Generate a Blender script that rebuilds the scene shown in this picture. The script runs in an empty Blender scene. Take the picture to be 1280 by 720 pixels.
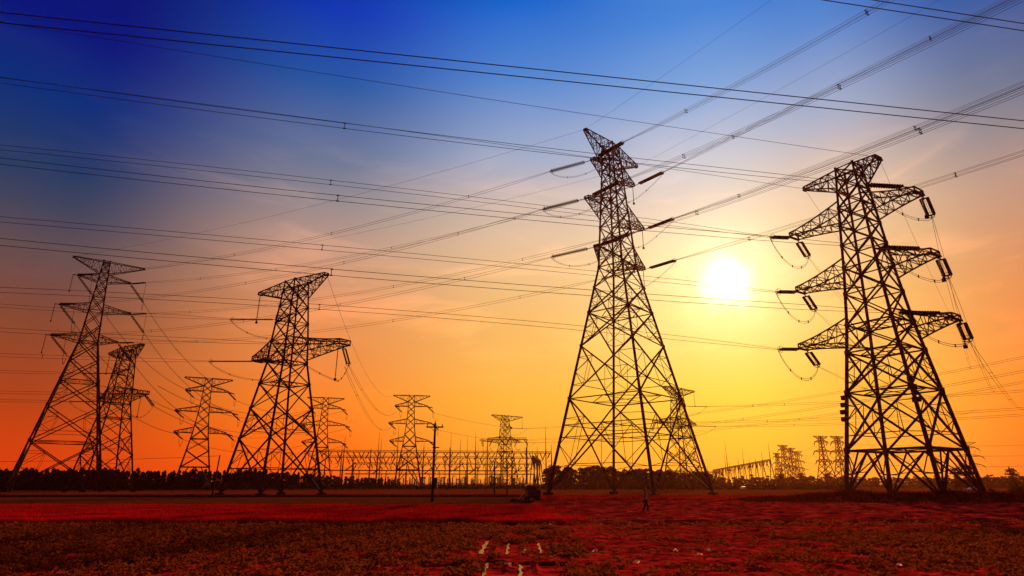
import bpy, math, random
import numpy as np
from mathutils import Vector, Matrix

random.seed(7)
rng = np.random.default_rng(11)
R = math.radians
scene = bpy.context.scene
col = scene.collection

# ------------------------------------------------------------------ camera
CAM_H = 2.1
PITCH = 18.39
cam_d = bpy.data.cameras.new('camera')
cam = bpy.data.objects.new('camera', cam_d)
col.objects.link(cam)
cam.location = (0, 0, CAM_H)
cam.rotation_euler = (R(90 + PITCH), 0, 0)
cam_d.sensor_width = 36.0
cam_d.lens = 36.0 * 740 / 1280
cam_d.clip_start = 0.1
cam_d.clip_end = 6000
scene.camera = cam

# ------------------------------------------------------------------ world sky
SUN_EL, SUN_AZ = 17.98, 20.98            # azimuth measured from +Y towards +X
SDIR = Vector((math.cos(R(SUN_EL)) * math.sin(R(SUN_AZ)),
               math.cos(R(SUN_EL)) * math.cos(R(SUN_AZ)), math.sin(R(SUN_EL))))


def lin(c):
    return tuple(((v / 255) / 12.92 if v / 255 <= .04045 else ((v / 255 + .055) / 1.055) ** 2.4) for v in c)


world = bpy.data.worlds.new('World')
scene.world = world
world.use_nodes = True
wt = world.node_tree
wt.nodes.clear()
wn, wl = wt.nodes, wt.links


def wmath(op, a, b=None, c=None):
    n = wn.new('ShaderNodeMath')
    n.operation = op
    for i, v in enumerate((a, b, c)):
        if v is None:
            continue
        if isinstance(v, (int, float)):
            n.inputs[i].default_value = v
        else:
            wl.new(v, n.inputs[i])
    return n.outputs[0]


def wmaprange(v, a, b, c, d, smooth=False):
    n = wn.new('ShaderNodeMapRange')
    n.interpolation_type = 'SMOOTHSTEP' if smooth else 'LINEAR'
    n.clamp = True
    wl.new(v, n.inputs[0])
    for i, x in enumerate((a, b, c, d)):
        n.inputs[i + 1].default_value = x
    return n.outputs[0]


def wmix(fac, a, b, mode='MIX'):
    n = wn.new('ShaderNodeMix')
    n.data_type = 'RGBA'
    n.blend_type = mode
    n.clamp_result = False
    for i, v in ((0, fac), (6, a), (7, b)):
        if isinstance(v, (int, float)):
            n.inputs[i].default_value = v
        elif isinstance(v, tuple):
            n.inputs[i].default_value = (*v, 1)
        else:
            wl.new(v, n.inputs[i])
    return n.outputs[2]


tc = wn.new('ShaderNodeTexCoord')
nrm = wn.new('ShaderNodeVectorMath')
nrm.operation = 'NORMALIZE'
wl.new(tc.outputs['Generated'], nrm.inputs[0])
sep = wn.new('ShaderNodeSeparateXYZ')
wl.new(nrm.outputs[0], sep.inputs[0])
elev = wmath('MULTIPLY', wmath('ARCSINE', sep.outputs[2]), 180 / math.pi)      # degrees above the horizon
azim = wmath('MULTIPLY', wmath('ARCTAN2', sep.outputs[0], sep.outputs[1]), 180 / math.pi)
dz_ = wmath('SUBTRACT', azim, SUN_AZ)
dz_ = wmath('SUBTRACT', wmath('MODULO', wmath('ADD', dz_, 540), 360), 180)
# the air on the right of the sun is thicker: the glow falls off faster that way
daz = wmath('MAXIMUM', wmath('MULTIPLY', dz_, 1.75), wmath('MULTIPLY', dz_, -1.0))
efac = wmaprange(elev, 0, 60, 0, 1)


def eramp(stops):
    n = wn.new('ShaderNodeValToRGB')
    wl.new(efac, n.inputs[0])
    els = n.color_ramp.elements
    while len(els) > 1:
        els.remove(els[-1])
    for i, (e, c) in enumerate(stops):
        el = els[0] if i == 0 else els.new(min(e / 60, 1))
        el.position = min(e / 60, 1)
        el.color = (*lin(c), 1)
    return n.outputs[0]


r0 = eramp([(0, (248, 168, 30)), (4, (252, 190, 36)), (8, (254, 210, 60)), (15, (254, 224, 130)), (21.6, (250, 222, 170)),
            (25, (232, 212, 190)), (28.7, (200, 200, 208)), (35.4, (120, 163, 218)), (41.3, (62, 132, 216)), (60, (10, 60, 170))])
r1 = eramp([(0, (246, 150, 34)), (4, (248, 168, 42)), (8, (249, 180, 58)), (15.3, (244, 187, 105)), (20, (238, 194, 138)), (23, (228, 194, 158)),
            (27, (204, 186, 178)), (30.6, (162, 174, 200)), (37.7, (82, 136, 208)), (44, (0, 102, 208)), (60, (0, 50, 150))])
r2 = eramp([(0, (248, 84, 2)), (4, (252, 110, 10)), (7.3, (246, 128, 34)), (14.5, (226, 142, 84)), (18, (208, 147, 108)), (21.8, (188, 150, 132)),
            (25.5, (148, 138, 142)), (29, (108, 120, 148)), (35.8, (34, 88, 164)), (41.8, (0, 54, 182)), (60, (0, 30, 130))])
r3 = eramp([(0, (224, 60, 2)), (3, (208, 62, 6)), (5.9, (174, 64, 18)), (11.7, (134, 70, 44)), (17.5, (94, 76, 80)), (20.5, (64, 68, 92)),
            (23.2, (34, 58, 98)), (28.7, (0, 46, 122)), (33.7, (0, 20, 122)), (60, (0, 10, 90))])
c = wmix(wmaprange(daz, 0, 20, 0, 1, True), r0, r1)
c = wmix(wmaprange(daz, 18, 41, 0, 1, True), c, r2)
c = wmix(wmaprange(daz, 39, 61, 0, 1, True), c, r3)
behind = wmaprange(daz, 64, 130, 1.0, 0.55, True)
# thin streaky cloud veils
mp = wn.new('ShaderNodeMapping')
mp.inputs['Scale'].default_value = (1.6, 1.6, 7.0)
mp.inputs['Rotation'].default_value = (0.18, 0.1, 0)
wl.new(nrm.outputs[0], mp.inputs[0])
cn = wn.new('ShaderNodeTexNoise')
cn.inputs['Scale'].default_value = 2.6
cn.inputs['Detail'].default_value = 7
cn.inputs['Roughness'].default_value = 0.55
cn.inputs['Distortion'].default_value = 0.6
wl.new(mp.outputs[0], cn.inputs['Vector'])
veil = wmaprange(cn.outputs[0], 0.47, 0.72, 0.0, 0.75, True)
veil = wmath('MULTIPLY', veil, wmaprange(elev, 4, 16, 0, 1, True))
veil = wmath('MULTIPLY', veil, wmaprange(elev, 24, 36, 1, 0.0, True))
veil = wmath('MULTIPLY', veil, wmaprange(daz, 42, 60, 1, 0.25, True))
c = wmix(veil, c, wmix(1.0, wmix(1.0, c, (1.3, 1.14, 1.04), 'MULTIPLY'), (0.085, 0.045, 0.028), 'ADD'))
dark = wmaprange(cn.outputs[0], 0.22, 0.45, 0.86, 1.0, True)
c = wmix(1.0, c, wmix(dark, (0.84, 0.84, 0.88), (1.0, 1.0, 1.0)), 'MULTIPLY')
# dust lights up the lowest sky
low = wmaprange(elev, 0, 24, 1.08, 1.0, True)
lowc = wn.new('ShaderNodeCombineColor')
for i_ in range(3):
    wl.new(low, lowc.inputs[i_])
c = wmix(1.0, c, lowc.outputs[0], 'MULTIPLY')
# the sun: a white, overexposed disc with its aureole
dot = wn.new('ShaderNodeVectorMath')
dot.operation = 'DOT_PRODUCT'
wl.new(nrm.outputs[0], dot.inputs[0])
dot.inputs[1].default_value = SDIR
sang = wmath('MULTIPLY', wmath('ARCCOSINE', wmath('MINIMUM', dot.outputs['Value'], 1.0)), 180 / math.pi)
cn2 = wn.new('ShaderNodeTexNoise')
cn2.inputs['Scale'].default_value = 26
cn2.inputs['Detail'].default_value = 4
wl.new(nrm.outputs[0], cn2.inputs['Vector'])
sjit = wmath('ADD', sang, wmath('MULTIPLY', wmath('SUBTRACT', cn.outputs[0], 0.5), 1.8))
sjit = wmath('ADD', sjit, wmath('MULTIPLY', wmath('SUBTRACT', cn2.outputs[0], 0.5), 2.0))
core = wmaprange(sjit, 0.0, 3.3, 1.1, 0.0, True)
halo = wmath('MULTIPLY', wmath('EXPONENT', wmath('MULTIPLY', sjit, -0.42)), 1.25)
wide = wmath('EXPONENT', wmath('MULTIPLY', sang, -0.14))
c = wmix(1.0, c, wmix(core, (0, 0, 0), (1.0, 0.95, 0.8)), 'ADD')
c = wmix(1.0, c, wmix(halo, (0, 0, 0), (0.9, 0.78, 0.50)), 'ADD')
c = wmix(1.0, c, wmix(wide, (0, 0, 0), (0.16, 0.13, 0.05)), 'ADD')
bg = wn.new('ShaderNodeBackground')
wl.new(c, bg.inputs[0])
wl.new(behind, bg.inputs[1])
sky = wn.new('ShaderNodeTexSky')
sky.sky_type = 'NISHITA'
sky.sun_disc = False
sky.sun_elevation = R(SUN_EL)
sky.sun_rotation = R(SUN_AZ)
bg2 = wn.new('ShaderNodeBackground')
wl.new(sky.outputs[0], bg2.inputs[0])
bg2.inputs[1].default_value = 0.0006
add = wn.new('ShaderNodeAddShader')
wl.new(bg.outputs[0], add.inputs[0])
wl.new(bg2.outputs[0], add.inputs[1])
wo = wn.new('ShaderNodeOutputWorld')
wl.new(add.outputs[0], wo.inputs[0])

# ------------------------------------------------------------------ sun lamp, exposure
sd = bpy.data.lights.new('sun', 'SUN')
sd.energy = 3.4
sd.angle = R(0.6)
sd.color = (1.0, 0.50, 0.22)
so = bpy.data.objects.new('sun', sd)
col.objects.link(so)
so.rotation_euler = (-SDIR).to_track_quat('-Z', 'Y').to_euler()

vs = scene.view_settings
vs.view_transform = 'Standard'
vs.look = 'None'
vs.exposure = 0.0
vs.gamma = 1.0
vs.use_curve_mapping = False
scene.cycles.use_denoising = True
scene.cycles.volume_bounces = 0
scene.cycles.max_bounces = 5
scene.cycles.transparent_max_bounces = 8


# ------------------------------------------------------------------ materials
def mat(name, base, rough=0.7, metal=0.0, var=None, scale=5.0, bump=0.0, trans=0.0, detail=5, spec=0.5):
    m = bpy.data.materials.new(name)
    m.use_nodes = True
    nt = m.node_tree
    b = nt.nodes['Principled BSDF']
    b.inputs['Roughness'].default_value = rough
    b.inputs['Metallic'].default_value = metal
    b.inputs['Specular IOR Level'].default_value = spec
    b.inputs['Base Color'].default_value = (*base, 1)
    if var or bump:
        t = nt.nodes.new('ShaderNodeTexCoord')
        n = nt.nodes.new('ShaderNodeTexNoise')
        n.inputs['Scale'].default_value = scale
        n.inputs['Detail'].default_value = detail
        n.inputs['Roughness'].default_value = 0.6
        nt.links.new(t.outputs['Object'], n.inputs['Vector'])
        if var:
            rp = nt.nodes.new('ShaderNodeValToRGB')
            rp.color_ramp.elements[0].position = 0.33
            rp.color_ramp.elements[1].position = 0.67
            rp.color_ramp.elements[0].color = (*base, 1)
            rp.color_ramp.elements[1].color = (*var, 1)
            nt.links.new(n.outputs[0], rp.inputs[0])
            nt.links.new(rp.outputs[0], b.inputs['Base Color'])
        if bump:
            bp = nt.nodes.new('ShaderNodeBump')
            bp.inputs['Strength'].default_value = bump
            bp.inputs['Distance'].default_value = 0.2
            nt.links.new(n.outputs[0], bp.inputs['Height'])
            nt.links.new(bp.outputs[0], b.inputs['Normal'])
    if trans:
        tr = nt.nodes.new('ShaderNodeBsdfTranslucent')
        tr.inputs[0].default_value = (*(var or base), 1)
        mx = nt.nodes.new('ShaderNodeMixShader')
        mx.inputs[0].default_value = trans
        nt.links.new(b.outputs[0], mx.inputs[1])
        nt.links.new(tr.outputs[0], mx.inputs[2])
        nt.links.new(mx.outputs[0], nt.nodes['Material Output'].inputs[0])
    return m


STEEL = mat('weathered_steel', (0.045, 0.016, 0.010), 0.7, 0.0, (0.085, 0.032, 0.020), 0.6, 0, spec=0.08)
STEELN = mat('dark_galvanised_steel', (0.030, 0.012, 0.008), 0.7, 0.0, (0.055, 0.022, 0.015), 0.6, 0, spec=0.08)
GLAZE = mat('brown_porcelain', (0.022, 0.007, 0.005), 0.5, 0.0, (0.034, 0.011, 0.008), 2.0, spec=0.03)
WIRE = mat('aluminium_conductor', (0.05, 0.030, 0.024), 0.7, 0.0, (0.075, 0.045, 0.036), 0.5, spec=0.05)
CONC = mat('footing_concrete', (0.16, 0.09, 0.06), 0.9, 0, (0.24, 0.14, 0.10), 3.0, 0.3)
SOIL = mat('red_field_soil', (0.13, 0.005, 0.003), 0.95, 0, (0.92, 0.040, 0.024), 1.0, 1.0, spec=0, detail=9)
FARF = mat('far_field_stubble', (0.15, 0.020, 0.004), 0.95, 0, (0.28, 0.045, 0.007), 0.12, 0.4, spec=0)
OLIVE = mat('olive_field', (0.10, 0.020, 0.003), 0.95, 0, (0.18, 0.038, 0.006), 0.35, 0.5, spec=0)
GROUND = mat('dry_ground', (0.12, 0.012, 0.004), 0.95, 0, (0.24, 0.028, 0.006), 0.05, 0.4, spec=0)
CROP = mat('crop_leaf', (0.06, 0.010, 0.003), 0.6, 0, (0.34, 0.075, 0.014), 2.2, 0, 0.35, spec=0)
WHEAT = mat('red_wheat_blades', (0.34, 0.005, 0.006), 0.7, 0, (0.92, 0.020, 0.020), 0.8, 0, 0.2, spec=0)
WHEATB = mat('red_wheat_base', (0.20, 0.005, 0.005), 0.9, 0, (0.36, 0.010, 0.008), 1.0, 0.6, spec=0)
REED = mat('dry_red_grass', (0.34, 0.014, 0.006), 0.8, 0, (0.58, 0.03, 0.012), 0.7, 0, 0.25, spec=0)
BERM = mat('berm_scrub', (0.06, 0.006, 0.002), 0.9, 0, (0.14, 0.014, 0.004), 0.8, 0, 0.15, spec=0)
LEAFD = mat('dark_tree_leaf', (0.034, 0.009, 0.003), 0.8, 0, (0.075, 0.022, 0.006), 0.35, 0, 0.1, spec=0)
LEAFM = mat('broad_tree_leaf', (0.075, 0.010, 0.003), 0.8, 0, (0.15, 0.024, 0.006), 0.3, 0, 0.2, spec=0)
BARK = mat('tree_bark', (0.10, 0.045, 0.025), 0.9, 0, (0.16, 0.07, 0.04), 4.0, 0.4)
WOOD = mat('creosoted_wood', (0.035, 0.015, 0.009), 0.85, 0, (0.06, 0.027, 0.016), 3.0, 0.3)
WATER = mat('wet_furrow', (0.16, 0.02, 0.010), 0.12, 0, (0.24, 0.03, 0.015), 7, 0.12, spec=0.7)
FILM = mat('plastic_film', (0.85, 0.55, 0.40), 0.5, 0, (0.95, 0.72, 0.58), 9, 0.3, 0.5, spec=0.1)
SPRAY = mat('water_droplets', (0.40, 0.20, 0.13), 0.2, 0, None, 5, 0, 0.6)
WHITE = mat('white_paint', (0.72, 0.70, 0.68), 0.4, 0, (0.62, 0.59, 0.56), 2.0)
GLASS = mat('dark_window_glass', (0.02, 0.02, 0.022), 0.08, 0, None)
RUBBER = mat('tyre_rubber', (0.022, 0.020, 0.02), 0.85, 0, (0.035, 0.03, 0.028), 6.0, 0.3)
DKPAINT = mat('dull_green_paint', (0.040, 0.030, 0.014), 0.55, 0, (0.065, 0.045, 0.02), 2.5, 0.1)
PALE = mat('pale_canopy_paint', (0.70, 0.42, 0.28), 0.4, 0, (0.80, 0.52, 0.36), 2.5)
SHIRT = mat('pale_shirt_cloth', (0.13, 0.055, 0.045), 0.9, 0, (0.20, 0.09, 0.07), 9.0, 0.2)
TROUS = mat('dark_trouser_cloth', (0.018, 0.013, 0.014), 0.9, 0, (0.03, 0.02, 0.02), 9.0, 0.2)
SKIN = mat('skin', (0.24, 0.11, 0.07), 0.55, 0, (0.30, 0.14, 0.09), 12.0)
HAIR = mat('black_hair', (0.012, 0.009, 0.008), 0.6, 0, (0.02, 0.015, 0.013), 30.0)
PORC = mat('grey_porcelain', (0.30, 0.21, 0.19), 0.4, 0, (0.40, 0.29, 0.26), 2.0)


# ------------------------------------------------------------------ mesh helpers
class MB:
    def __init__(s):
        s.v = []
        s.f = []

    def bar(s, p, q, w, w2=None):
        p, q = Vector(p), Vector(q)
        d = q - p
        if d.length < 1e-5:
            return s
        d.normalize()
        a = d.cross(Vector((0, 0, 1)) if abs(d.z) < .9 else Vector((0, 1, 0)))
        a.normalize()
        b = d.cross(a)
        n = len(s.v)
        w2 = w if w2 is None else w2
        for c_, ww in ((p, w), (q, w2)):
            for i, j in ((1, 1), (-1, 1), (-1, -1), (1, -1)):
                s.v.append(c_ + a * (i * ww / 2) + b * (j * ww / 2))
        s.f += [(n, n + 1, n + 5, n + 4), (n + 1, n + 2, n + 6, n + 5), (n + 2, n + 3, n + 7, n + 6), (n + 3, n, n + 4, n + 7),
                (n + 3, n + 2, n + 1, n), (n + 4, n + 5, n + 6, n + 7)]
        return s

    def box(s, c_, sz, rot=None):
        c_ = Vector(c_)
        n = len(s.v)
        for z in (-.5, .5):
            for x, y in ((-.5, -.5), (.5, -.5), (.5, .5), (-.5, .5)):
                p = Vector((x * sz[0], y * sz[1], z * sz[2]))
                s.v.append(c_ + (rot @ p if rot else p))
        s.f += [(n + 3, n + 2, n + 1, n), (n + 4, n + 5, n + 6, n + 7)] + [(n + i, n + (i + 1) % 4, n + 4 + (i + 1) % 4, n + 4 + i) for i in range(4)]
        return s

    def tube(s, pts, radii, sides=6, cap=True):
        pts = [Vector(p) for p in pts]
        if not isinstance(radii, (list, tuple)):
            radii = [radii] * len(pts)
        n0 = len(s.v)
        prev = None
        for i, p in enumerate(pts):
            d = (pts[min(i + 1, len(pts) - 1)] - pts[max(i - 1, 0)])
            if d.length < 1e-6:
                d = prev_d if prev is not None else Vector((0, 0, 1))
            d.normalize()
            prev_d = d
            a = d.cross(Vector((0, 0, 1)) if abs(d.z) < .93 else Vector((0, 1, 0)))
            a.normalize()
            prev = a
            b = d.cross(a)
            for k in range(sides):
                t = 2 * math.pi * k / sides
                s.v.append(p + (a * math.cos(t) + b * math.sin(t)) * radii[i])
        for i in range(len(pts) - 1):
            for k in range(sides):
                k2 = (k + 1) % sides
                s.f.append((n0 + i * sides + k, n0 + i * sides + k2, n0 + (i + 1) * sides + k2, n0 + (i + 1) * sides + k))
        if cap:
            s.f.append(tuple(n0 + k for k in reversed(range(sides))))
            s.f.append(tuple(n0 + (len(pts) - 1) * sides + k for k in range(sides)))
        return s

    def build(s, name, m, parent=None, smooth=False):
        me = bpy.data.meshes.new(name)
        me.from_pydata([tuple(v) for v in s.v], [], s.f)
        me.materials.append(m)
        if smooth:
            me.polygons.foreach_set('use_smooth', [True] * len(me.polygons))
        o = bpy.data.objects.new(name, me)
        col.objects.link(o)
        if parent:
            o.parent = parent
        return o


def quads(name, V, m, parent=None, k=4):
    """V: (n,k,3) array of separate faces"""
    n = len(V)
    me = bpy.data.meshes.new(name)
    me.vertices.add(n * k)
    me.vertices.foreach_set('co', V.reshape(-1).astype(np.float32))
    me.loops.add(n * k)
    me.loops.foreach_set('vertex_index', np.arange(n * k, dtype=np.int32))
    me.polygons.add(n)
    me.polygons.foreach_set('loop_start', np.arange(0, n * k, k, dtype=np.int32))
    me.polygons.foreach_set('loop_total', np.full(n, k, dtype=np.int32))
    me.update(calc_edges=True)
    me.materials.append(m)
    o = bpy.data.objects.new(name, me)
    col.objects.link(o)
    if parent:
        o.parent = parent
    return o


def tag(o, label=None, cat=None, group=None, kind=None):
    for k, v in (('label', label), ('category', cat), ('group', group), ('kind', kind)):
        if v:
            o[k] = v
    return o


def thing(name, label, cat, loc=(0, 0, 0), rz=0.0, group=None):
    o = bpy.data.objects.new(name, None)
    o.empty_display_size = 0.5
    col.objects.link(o)
    o.location = loc
    o.rotation_euler = (0, 0, rz)
    return tag(o, label, cat, group)


KIDS = {}


def copy_tree(o, parent=None):
    c_ = o.copy()
    col.objects.link(c_)
    if parent:
        c_.parent = parent
    for ch in [x for x in bpy.data.objects if x.parent == o]:
        copy_tree(ch, c_)
    return c_


def place(px, D):
    """ground point at distance D in the direction seen at column px of the horizon"""
    a = (px - 640) / 740
    d = Vector((a, math.cos(R(PITCH)) + (246 / 740) * math.sin(R(PITCH)), 0)).normalized()
    return Vector((d.x * D, d.y * D, 0))


def sheet(name, pts, z, m, kind='structure'):
    mb = MB()
    mb.v = [Vector((x, y, z)) for x, y in pts]
    mb.f = [tuple(range(len(pts)))]
    o = mb.build(name, m)
    return tag(o, kind=kind)


# ------------------------------------------------------------------ ground and fields
sheet('ground', [(-1500, -120), (1500, -120), (1500, 1650), (-1500, 1650)], 0, GROUND)
sheet('far_field', [(-420, 118), (700, 118), (900, 330), (-620, 330)], 0.004, FARF)
sheet('olive_field', [(-220, 62.5), (0.5, 62.5), (6, 113), (-330, 113)], 0.006, OLIVE)


FURROWS = [(-0.98, 20.3, 24.6, .28), (-0.15, 20.2, 23.6, .30), (0.42, 20.2, 24.0, .26), (0.95, 20.6, 23.8, .3),
           (-0.62, 15.0, 18.0, .3), (0.28, 15.0, 17.6, .3), (1.1, 15.0, 17.4, .4), (-1.9, 15.2, 17.2, .35)]


def relief(name, x0, x1, y0, y1, step, z0, m, amp, fn=None):
    nx, ny = int((x1 - x0) / step), int((y1 - y0) / step)
    xs = np.linspace(x0, x1, nx)
    ys = np.linspace(y0, y1, ny)
    X, Y = np.meshgrid(xs, ys)
    Z = np.zeros_like(X)
    for k in range(26):
        lam = rng.uniform(0.35, 5.0)
        a = rng.uniform(0, math.pi)
        Z += math.sqrt(lam) * np.sin((X * math.cos(a) + Y * math.sin(a)) * 2 * math.pi / lam + rng.uniform(0, 7))
    Z = Z / 8 * amp
    Z += rng.normal(0, amp * .22, Z.shape)
    if name == 'field_soil':
        for fx, fy0, fy1, w in FURROWS:
            Z = np.where((abs(X - fx) < .34) & (Y > fy0 - 1.0) & (Y < fy1 + .3), Z * .15 - amp * 1.1, Z)
    edge = np.minimum(np.minimum(X - x0, x1 - X), np.minimum(Y - y0, y1 - Y))
    Z = (Z + amp * 1.2) * np.clip(edge / 1.0, 0, 1)
    Z = np.maximum(Z, 0) + z0
    if fn:
        Z += fn(X, Y)
    V = np.stack([X, Y, Z], -1).reshape(-1, 3)
    idx = np.arange(nx * ny).reshape(ny, nx)
    F = np.stack([idx[:-1, :-1], idx[:-1, 1:], idx[1:, 1:], idx[1:, :-1]], -1).reshape(-1, 4)
    me = bpy.data.meshes.new(name)
    me.from_pydata(V.tolist(), [], F.tolist())
    me.materials.append(m)
    o = bpy.data.objects.new(name, me)
    col.objects.link(o)
    return tag(o, kind='structure')


def soil_h(x, y):
    return 0.06


# near ploughed soil, uneven clods
relief('field_soil', -36, 40, 12, 34.6, 0.13, 0.008, SOIL, 0.045)
relief('soil_strips', 2.6, 90, 34.6, 82, 0.33, 0.008, SOIL, 0.05, lambda X, Y: .09 * (1 + np.sin(Y * 2 * math.pi / 2.7 + .5 * np.sin(X * .09) + .25 * np.sin(X * .5))) * np.clip(np.minimum(Y - 34.6, 82 - Y), 0, 1) * np.clip(X - 2.6, 0, 1))


def leafy(n, cx, cy, cz, spread, hh, size, jitter=0.5, up=0.55):
    """random leaf quads around arrays of centres: returns (N*n,4,3)"""
    N = len(cx)
    C = np.repeat(np.stack([cx, cy, cz], 1), n, 0)
    M_ = len(C)
    sp = np.repeat(spread, n)
    h = np.repeat(hh, n)
    ang = rng.uniform(0, 2 * math.pi, M_)
    rr = sp * np.sqrt(rng.uniform(0, 1, M_))
    C[:, 0] += rr * np.cos(ang)
    C[:, 1] += rr * np.sin(ang)
    C[:, 2] += h * rng.uniform(0.15, 1, M_) * (1 - .5 * (rr / np.maximum(sp, 1e-6)) ** 2)
    s_ = size * rng.uniform(0.6, 1.35, M_)
    a = rng.normal(0, 1, (M_, 3))
    a[:, 2] *= up
    a /= np.linalg.norm(a, axis=1, keepdims=True)
    b = np.cross(a, rng.normal(0, 1, (M_, 3)))
    b /= np.linalg.norm(b, axis=1, keepdims=True)
    a *= s_[:, None]
    b *= (s_ * .55)[:, None]
    return np.stack([C - a, C - b * .9, C + a, C + b * .9], 1)


def blades(cx, cy, cz, h, w, lean=0.3):
    n = len(cx)
    B = np.stack([cx, cy, cz], 1)
    ang = rng.uniform(0, math.pi, n)
    s_ = np.stack([np.cos(ang), np.sin(ang), np.zeros(n)], 1) * (w / 2)[:, None]
    T = B + np.stack([rng.normal(0, lean, n) * h, rng.normal(0, lean, n) * h, h], 1)
    return np.stack([B - s_, B + s_, T], 1)


def rows_of_plants(x0f, x1f, y0, y1, bed, dx, keep, wob=0.12):
    P = []
    y = y0
    while y < y1:
        for sub in (-.34, 0, .34):
            x = x0f(y)
            while x < x1f(y):
                yy = y + sub + math.sin(x * .23 + y) * wob + random.gauss(0, .07)
                xx = x + random.gauss(0, .1)
                if keep(xx, yy):
                    P.append((xx, yy, (1.0 if sub == 0 else .42) * random.uniform(.75, 1.2)))
                x += dx
        y += bed
    return np.array(P)


def keep_left(x, y):
    if y > 34.2:
        return False
    # open furrows beside the track
    for fx, fy0, fy1, w in FURROWS:
        if abs(x - fx) < w and fy0 - 2.3 < y < fy1 + .3:
            return False
    k = math.sin(x * 1.9 + 1.3) * math.sin(y * 1.1 + x * .3)
    edge = (1.6 - .02 * y) + math.sin(y * .7) * .6
    if x > edge - 2.2:
        return k > -.1 and random.random() < .75
    if y < 20.5:
        return k > -.75 and random.random() < .86
    return k > -.93 and random.random() < .95


P = rows_of_plants(lambda y: -1.05 * y - 3, lambda y: 2.4, 13.5, 34.6, 1.4, .30, keep_left)
V = leafy(46, P[:, 0], P[:, 1], np.full(len(P), .04), rng.uniform(.17, .27, len(P)), .30 * P[:, 2], .055)
tag(quads('crop_plants', V, CROP), 'low leafy green brown crop rows filling the foreground left of the track', 'crop', kind='stuff')


def keep_right(x, y):
    k = math.sin(x * .9 + 2) * math.sin(y * 1.3 + x * .17)
    left = 6.8 + (y - 14) * .42 + 1.2 * math.sin(y * .9)
    if x < left:
        return False
    if x < left + 3:
        return random.random() < .6 and k > -.3
    return random.random() < .93 and k > -.9


P = rows_of_plants(lambda y: 3, lambda y: 1.05 * y + 3, 13.5, 29.6, 1.4, .30, keep_right)
V = leafy(46, P[:, 0], P[:, 1], np.full(len(P), .04), rng.uniform(.17, .27, len(P)), .30 * P[:, 2], .055)
tag(quads('crop_plants', V, CROP), 'low leafy green brown crop rows filling the foreground right of the track', 'crop', kind='stuff')

# weeds strewn over the bare track and the soil strips
n = 900
wy = rng.uniform(14, 46, n)
wx = rng.uniform(-.5, 1, n) * (4 + (wy - 14) * .35) + 3.6
V = leafy(11, wx, wy, np.full(n, .04), rng.uniform(.08, .3, n), rng.uniform(.05, .16, n), .06)
n = 6500
wy = rng.uniform(30, 82, n)
wx = 2.5 + rng.uniform(0, 1, n) * (wy * 1.0)
kk = np.sin(wy * .55 + np.sin(wx * .1)) + .5 * np.sin(wx * .23 + wy) > rng.uniform(-.5, 1.2, n)
V2 = leafy(9, wx[kk], wy[kk], np.full(kk.sum(), .05), rng.uniform(.2, .6, kk.sum()), rng.uniform(.08, .26, kk.sum()), .10)
tag(quads('track_weeds', np.concatenate([V, V2]), CROP), 'sparse weeds scattered over the bare red soil of the track', 'weeds', kind='stuff')

# wet furrows and torn plastic film that shine against the light
for fx, fy0, fy1, w in FURROWS[:6]:
    m_ = MB()
    nseg = 12
    for i in range(nseg + 1):
        y = fy0 + (fy1 - fy0) * i / nseg
        ww = (.085 if fx < -.9 else .048) * (.75 + .45 * math.sin(i * 1.9 + fx * 9) * math.sin(i * .8 + fx))
        for sx in (-1, 1):
            m_.v.append(Vector((fx + (y - 22) * .012 + .02 * math.sin(i * 1.3 + fx * 5) + sx * ww, y, 0.045 + .003 * math.sin(i * 2.1))))
    m_.f = [(2 * i, 2 * i + 1, 2 * i + 3, 2 * i + 2) for i in range(nseg)]
    tag(m_.build('furrow_water', WATER), kind='structure')
scr = []
for (x, y) in ((1.15, 20.9), (2.6, 20.2), (5.1, 20.1), (5.5, 18.9), (6.2, 20.3), (-.1, 16.6), (3.3, 17.2), (9.9, 16.6), (2.0, 32.6), (12.5, 19.5)):
    m_ = MB()
    for k in range(9):
        a = k / 9 * 2 * math.pi
        r_ = random.uniform(.03, .085)
        m_.v.append(Vector((x + r_ * math.cos(a) * 1.3, y + r_ * math.sin(a), .11 + random.uniform(.0, .10))))
    m_.v.append(Vector((x, y, .21)))
    m_.f = [(k, (k + 1) % 9, 9) for k in range(9)]
    o = m_.build('plastic_scrap', FILM)
    tag(o, 'small pale scrap of torn plastic film lying crumpled on the red soil', 'scrap', 'torn plastic scraps on the soil')


# red wheat stand: dense block with thousands of blades on top and at the near face
def wheat(name, x0, x1, y0, y1, h, n, label, bm, m, wb=.05, slant=0.0):
    base = relief(name + '_bed', x0, x1, y0, y1, .5, 0.01, bm, .03, lambda X, Y: (h * .62) * np.clip(np.minimum(np.minimum(X - x0, x1 - X), np.minimum(Y - y0, y1 - Y)) / 1.6, 0, 1) ** .7)
    cx = np.minimum(rng.uniform(x0, x1 + .8, n), x1 + .35 * rng.normal(0, 1, n))
    u = rng.uniform(0, 1, n) ** 2.2
    cy = y0 + (y1 - y0) * u
    if x0 < -60 and x1 < 3 and y0 < 40:
        cx = cx + np.where(cx > x1 - 6, (np.sin(cy * .55) + .6 * np.sin(cy * 1.7 + 1)) * 1.1 * np.clip((cx - x1 + 6) / 6, 0, 1), 0)
    lump = .5 + .5 * np.sin(cx * .7 + np.sin(cy * .5) * 2) * np.sin(cy * .9 + 1)
    hh = h * rng.uniform(.7, 1.12, n) * (.78 + .3 * lump)
    V_ = blades(cx, cy, np.full(n, .01), hh, np.full(n, wb) * (1 + u * .8), .16)
    tag(quads(name, V_, m, None, 3), label, 'crop', kind='stuff')


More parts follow.
